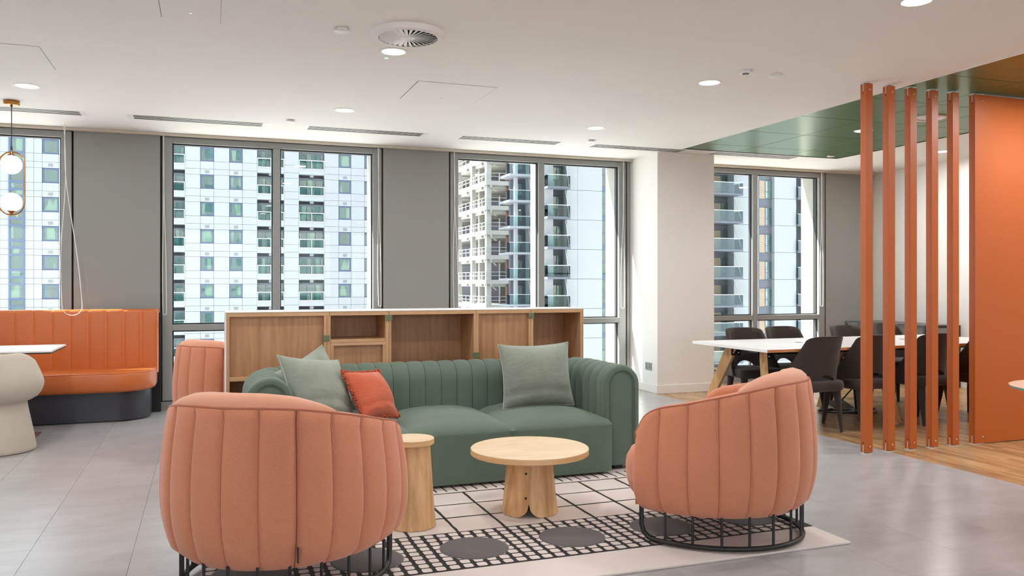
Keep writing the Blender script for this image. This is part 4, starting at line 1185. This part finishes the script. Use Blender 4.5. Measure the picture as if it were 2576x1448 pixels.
slots = [(-2.19, -1.0, 'slot grille at the left edge above the pendant'), (-.67, .545, 'slot grille above the wide grey panel right of the pendant'), (.87, 2.095, 'slot grille over the double window behind the shelving'),
         (2.405, 3.60, 'slot grille over the window with the steel frame building'), (3.905, 5.13, 'slot grille just in front of the white column'), (5.435, 6.68, 'slot grille behind the green ceiling, right of the white column')]
for x0, x1, lab in slots:
    o = empty('slot_grille', ((x0+x1)/2, 8.235, H)); tag(o, 'narrow linear '+lab, 'air grille', 'linear slot grilles'); w = (x1-x0)/2
    MB().box(-w, w, -.108, -.090, -.0016, 0).box(-w, w, .090, .108, -.0016, 0).box(-w, -w+.05, -.090, .090, -.0016, 0).box(w-.05, w, -.090, .090, -.0016, 0).build('frame', M['white_plastic'], o)
    MB().box(-w+.05, w-.05, -.090, .090, -.0006, 0).build('slot_void', M['vent_dark'], o)
    sl = MB().box(-w+.05, w-.05, -.007, .007, -.0010, -.0006).mesh('slat', M['white_plastic'])
    for y in (-.046, 0, .046): link('slat', sl, o, (0, y, 0))

def disc(name, xy, r, lab, cat, z=H, core=False):
    o = empty(name, (xy[0], xy[1], z)); tag(o, lab, cat)
    MB().lathe([(0, -.020), (r-.004, -.020), (r, -.017), (r, -.013), (r*.72, -.012), (r*.72, 0)], 32).build('cover', M['white_plastic'], o, 40)
    if core:
        MB().lathe([(r*.55, -.0205), (r*.5, -.024), (r*.28, -.026), (r*.26, -.0205)], 28).build('ring', M['dark_grey'], o, 40)
        MB().lathe([(0, -.031), (r*.2, -.028), (r*.25, -.0205)], 20).build('sensor', M['steel'], o, 50)
    return o
disc('sprinkler_cover', (.748, 4.955), .047, 'plain white round cover left of the large air diffuser', 'ceiling cover')
disc('sprinkler_cover', (.725, 7.91), .045, 'plain white round cover between the slot grilles over the double window', 'ceiling cover')
disc('sprinkler_cover', (3.80, 7.94), .045, 'plain white round cover near the slot grille left of the column', 'ceiling cover')
disc('sprinkler_cover', (3.84, 4.97), .047, 'plain white round cover near the edge of the green ceiling', 'ceiling cover')
disc('sprinkler_cover', (6.90, 7.91), .045, 'plain white round cover on the far corner of the green ceiling', 'ceiling cover', H+.004)
disc('motion_sensor', (3.58, 4.96), .046, 'small white round motion sensor with a dark ringed eye, near the green ceiling', 'sensor', H, True)
o = empty('ceiling_speaker', (6.17, 5.80, H+.004)); tag(o, 'white round ceiling speaker ring in the green ceiling behind the posts', 'speaker')
MB().lathe([(.105, -.001), (.108, -.012), (.135, -.014), (.145, -.008), (.146, 0)], 40).build('ring', M['white_plastic'], o, 40)
MB().lathe([(0, -.004), (.107, -.004), (.107, 0)], 40).build('grille', M['white_plastic'], o, 40)
for x0, x1, y0, y1, lab in ((-.237, .071, 4.45, 5.09, 'flush ceiling access hatch cut by the top edge of the picture'), (-1.62, -1.0, 5.99, 6.597, 'flush ceiling access hatch at the left edge of the picture'), (1.478, 2.09, 6.037, 6.665, 'flush ceiling access hatch between the downlights in mid ceiling')):
    o = empty('access_hatch', ((x0+x1)/2, (y0+y1)/2, H)); tag(o, lab, 'access hatch', 'flush ceiling hatches'); a, b_ = (x1-x0)/2, (y1-y0)/2
    MB().box(-a, a, -b_, b_, -.0022, 0).build('door', M['ceiling'], o)
    MB().box(-a-.004, -a, -b_, b_, -.0008, 0).box(a, a+.004, -b_, b_, -.0008, 0).box(-a, a, -b_-.003, -b_, -.0008, 0).box(-a, a, b_, b_+.003, -.0008, 0).build('gap', M['dark_grey'], o)
    MB().lathe([(0, -.004), (.008, -.004), (.009, -.002)], 12).build('lock', M['steel'], o, 40, (0, b_*.55, 0))

# ------------------------------------------------------------------ globe pendant
pd = empty('pendant_lamp', (-1.51, 7.86, H)); tag(pd, 'brass oval framed pendant with two glowing white globes hanging on a black cord', 'pendant lamp')
MB().lathe([(0, 0), (.058, 0), (.060, -.006), (.060, -.030), (.055, -.035), (0, -.035)], 40).build('canopy', M['brass'], pd, 40)
zo = -.42
MB().tube([(0, 0, -.03), (0, 0, -.05)], .008, 10).tube([(0, 0, -.05), (0, 0, zo+.03)], .0035, 8).tube([(0, 0, zo+.045), (0, 0, zo+.01)], .008, 10).build('cord', M['black_cord'], pd, 60)
ro, hh = .108, .52
ov = [(ro*math.cos(R(a)), 0, zo-ro-.0+ro*math.sin(R(a))) for a in range(0, 181, 8)] + [(-ro, 0, zo-ro), ] + [(ro*math.cos(R(a)), 0, zo-hh+ro+ro*math.sin(R(a))) for a in range(180, 361, 8)]
fr_ = MB().tube(ov, .006, 8, closed=True).build('oval_frame', M['brass'], pd, 60); fr_.rotation_euler = (0, 0, R(-20))
for zc, cap in ((zo-.105, 1), (zo-hh+.105, -1)):
    MB().lathe([(.079*math.sin(R(t)), zc-.079*math.cos(R(t))) for t in range(0, 181, 9)], 32).build('globe', M['globe'], pd, 80)
    MB().lathe([(0, zc+cap*.105), (.010, zc+cap*.104), (.012, zc+cap*.09), (.032, zc+cap*.077), (.034, zc+cap*.068), (0, zc+cap*.068)], 24).build('cap', M['brass'], pd, 40)

# ------------------------------------------------------------------ blind cords, socket
def loop(xt0, xt1, zb_, xb, wid, lab, y=WY-.025, sway=0):
    pts = []
    z1 = H-.01; zl = zb_+wid
    for i in range(13):
        f = i/12; pts.append((xt0+(xb-wid-xt0)*f**1.6+sway*math.sin(math.pi*f*2)*.012, y, z1+(zl-z1)*f))
    for i in range(1, 12):
        a = R(180+180*i/12); pts.append((xb+wid*math.cos(a), y, zl+wid*math.sin(a)))
    for i in range(13):
        f = 1-i/12; pts.append((xt1+(xb+wid-xt1)*f**1.6-sway*math.sin(math.pi*f*2)*.010, y, z1+(zl-z1)*f))
    o = MB().tube(pts, .0035, 6).build('blind_cord', M['cord'], None, 60); tag(o, lab, 'blind cord', 'white blind cords')
loop(-1.262, -1.250, .968, -1.19, .085, 'white blind cord hanging in a wide loop over the top of the orange booth back', y=8.80, sway=1.5)
loop(-.408, -.402, .955, -.395, .016, 'white blind cord hanging straight right of the orange booth', sway=.5)
loop(1.752, 1.764, 1.02, 1.775, .014, 'white blind cord at the right side of the double window behind the shelving', sway=.6)
loop(2.615, 2.622, .982, 2.640, .026, 'white blind cord at the left side of the window with the steel frame building', sway=.8)
loop(4.748, 4.754, .965, 4.742, .022, 'white blind cord beside the white column', sway=.8)
loop(7.715, 7.728, .958, 7.722, .022, 'white blind cord right of the meeting room window', sway=.6)
so = empty('wall_socket', (4.859, 8.60, .300)); tag(so, 'steel double wall socket low on the sunlit side of the white column', 'socket')
MB().box(-.006, 0, -.074, .074, -.044, .044, .002).build('plate', M['socket'], so)
m = MB()
for y in (-.036, .036): m.box(-.0075, -.006, y-.008, y+.008, .012, .026).box(-.0075, -.006, y-.016, y-.010, -.02, -.008).box(-.0075, -.006, y+.010, y+.016, -.02, -.008).box(-.0075, -.006, y-.004, y+.004, -.012, .004)
m.build('outlet', M['black'], so)
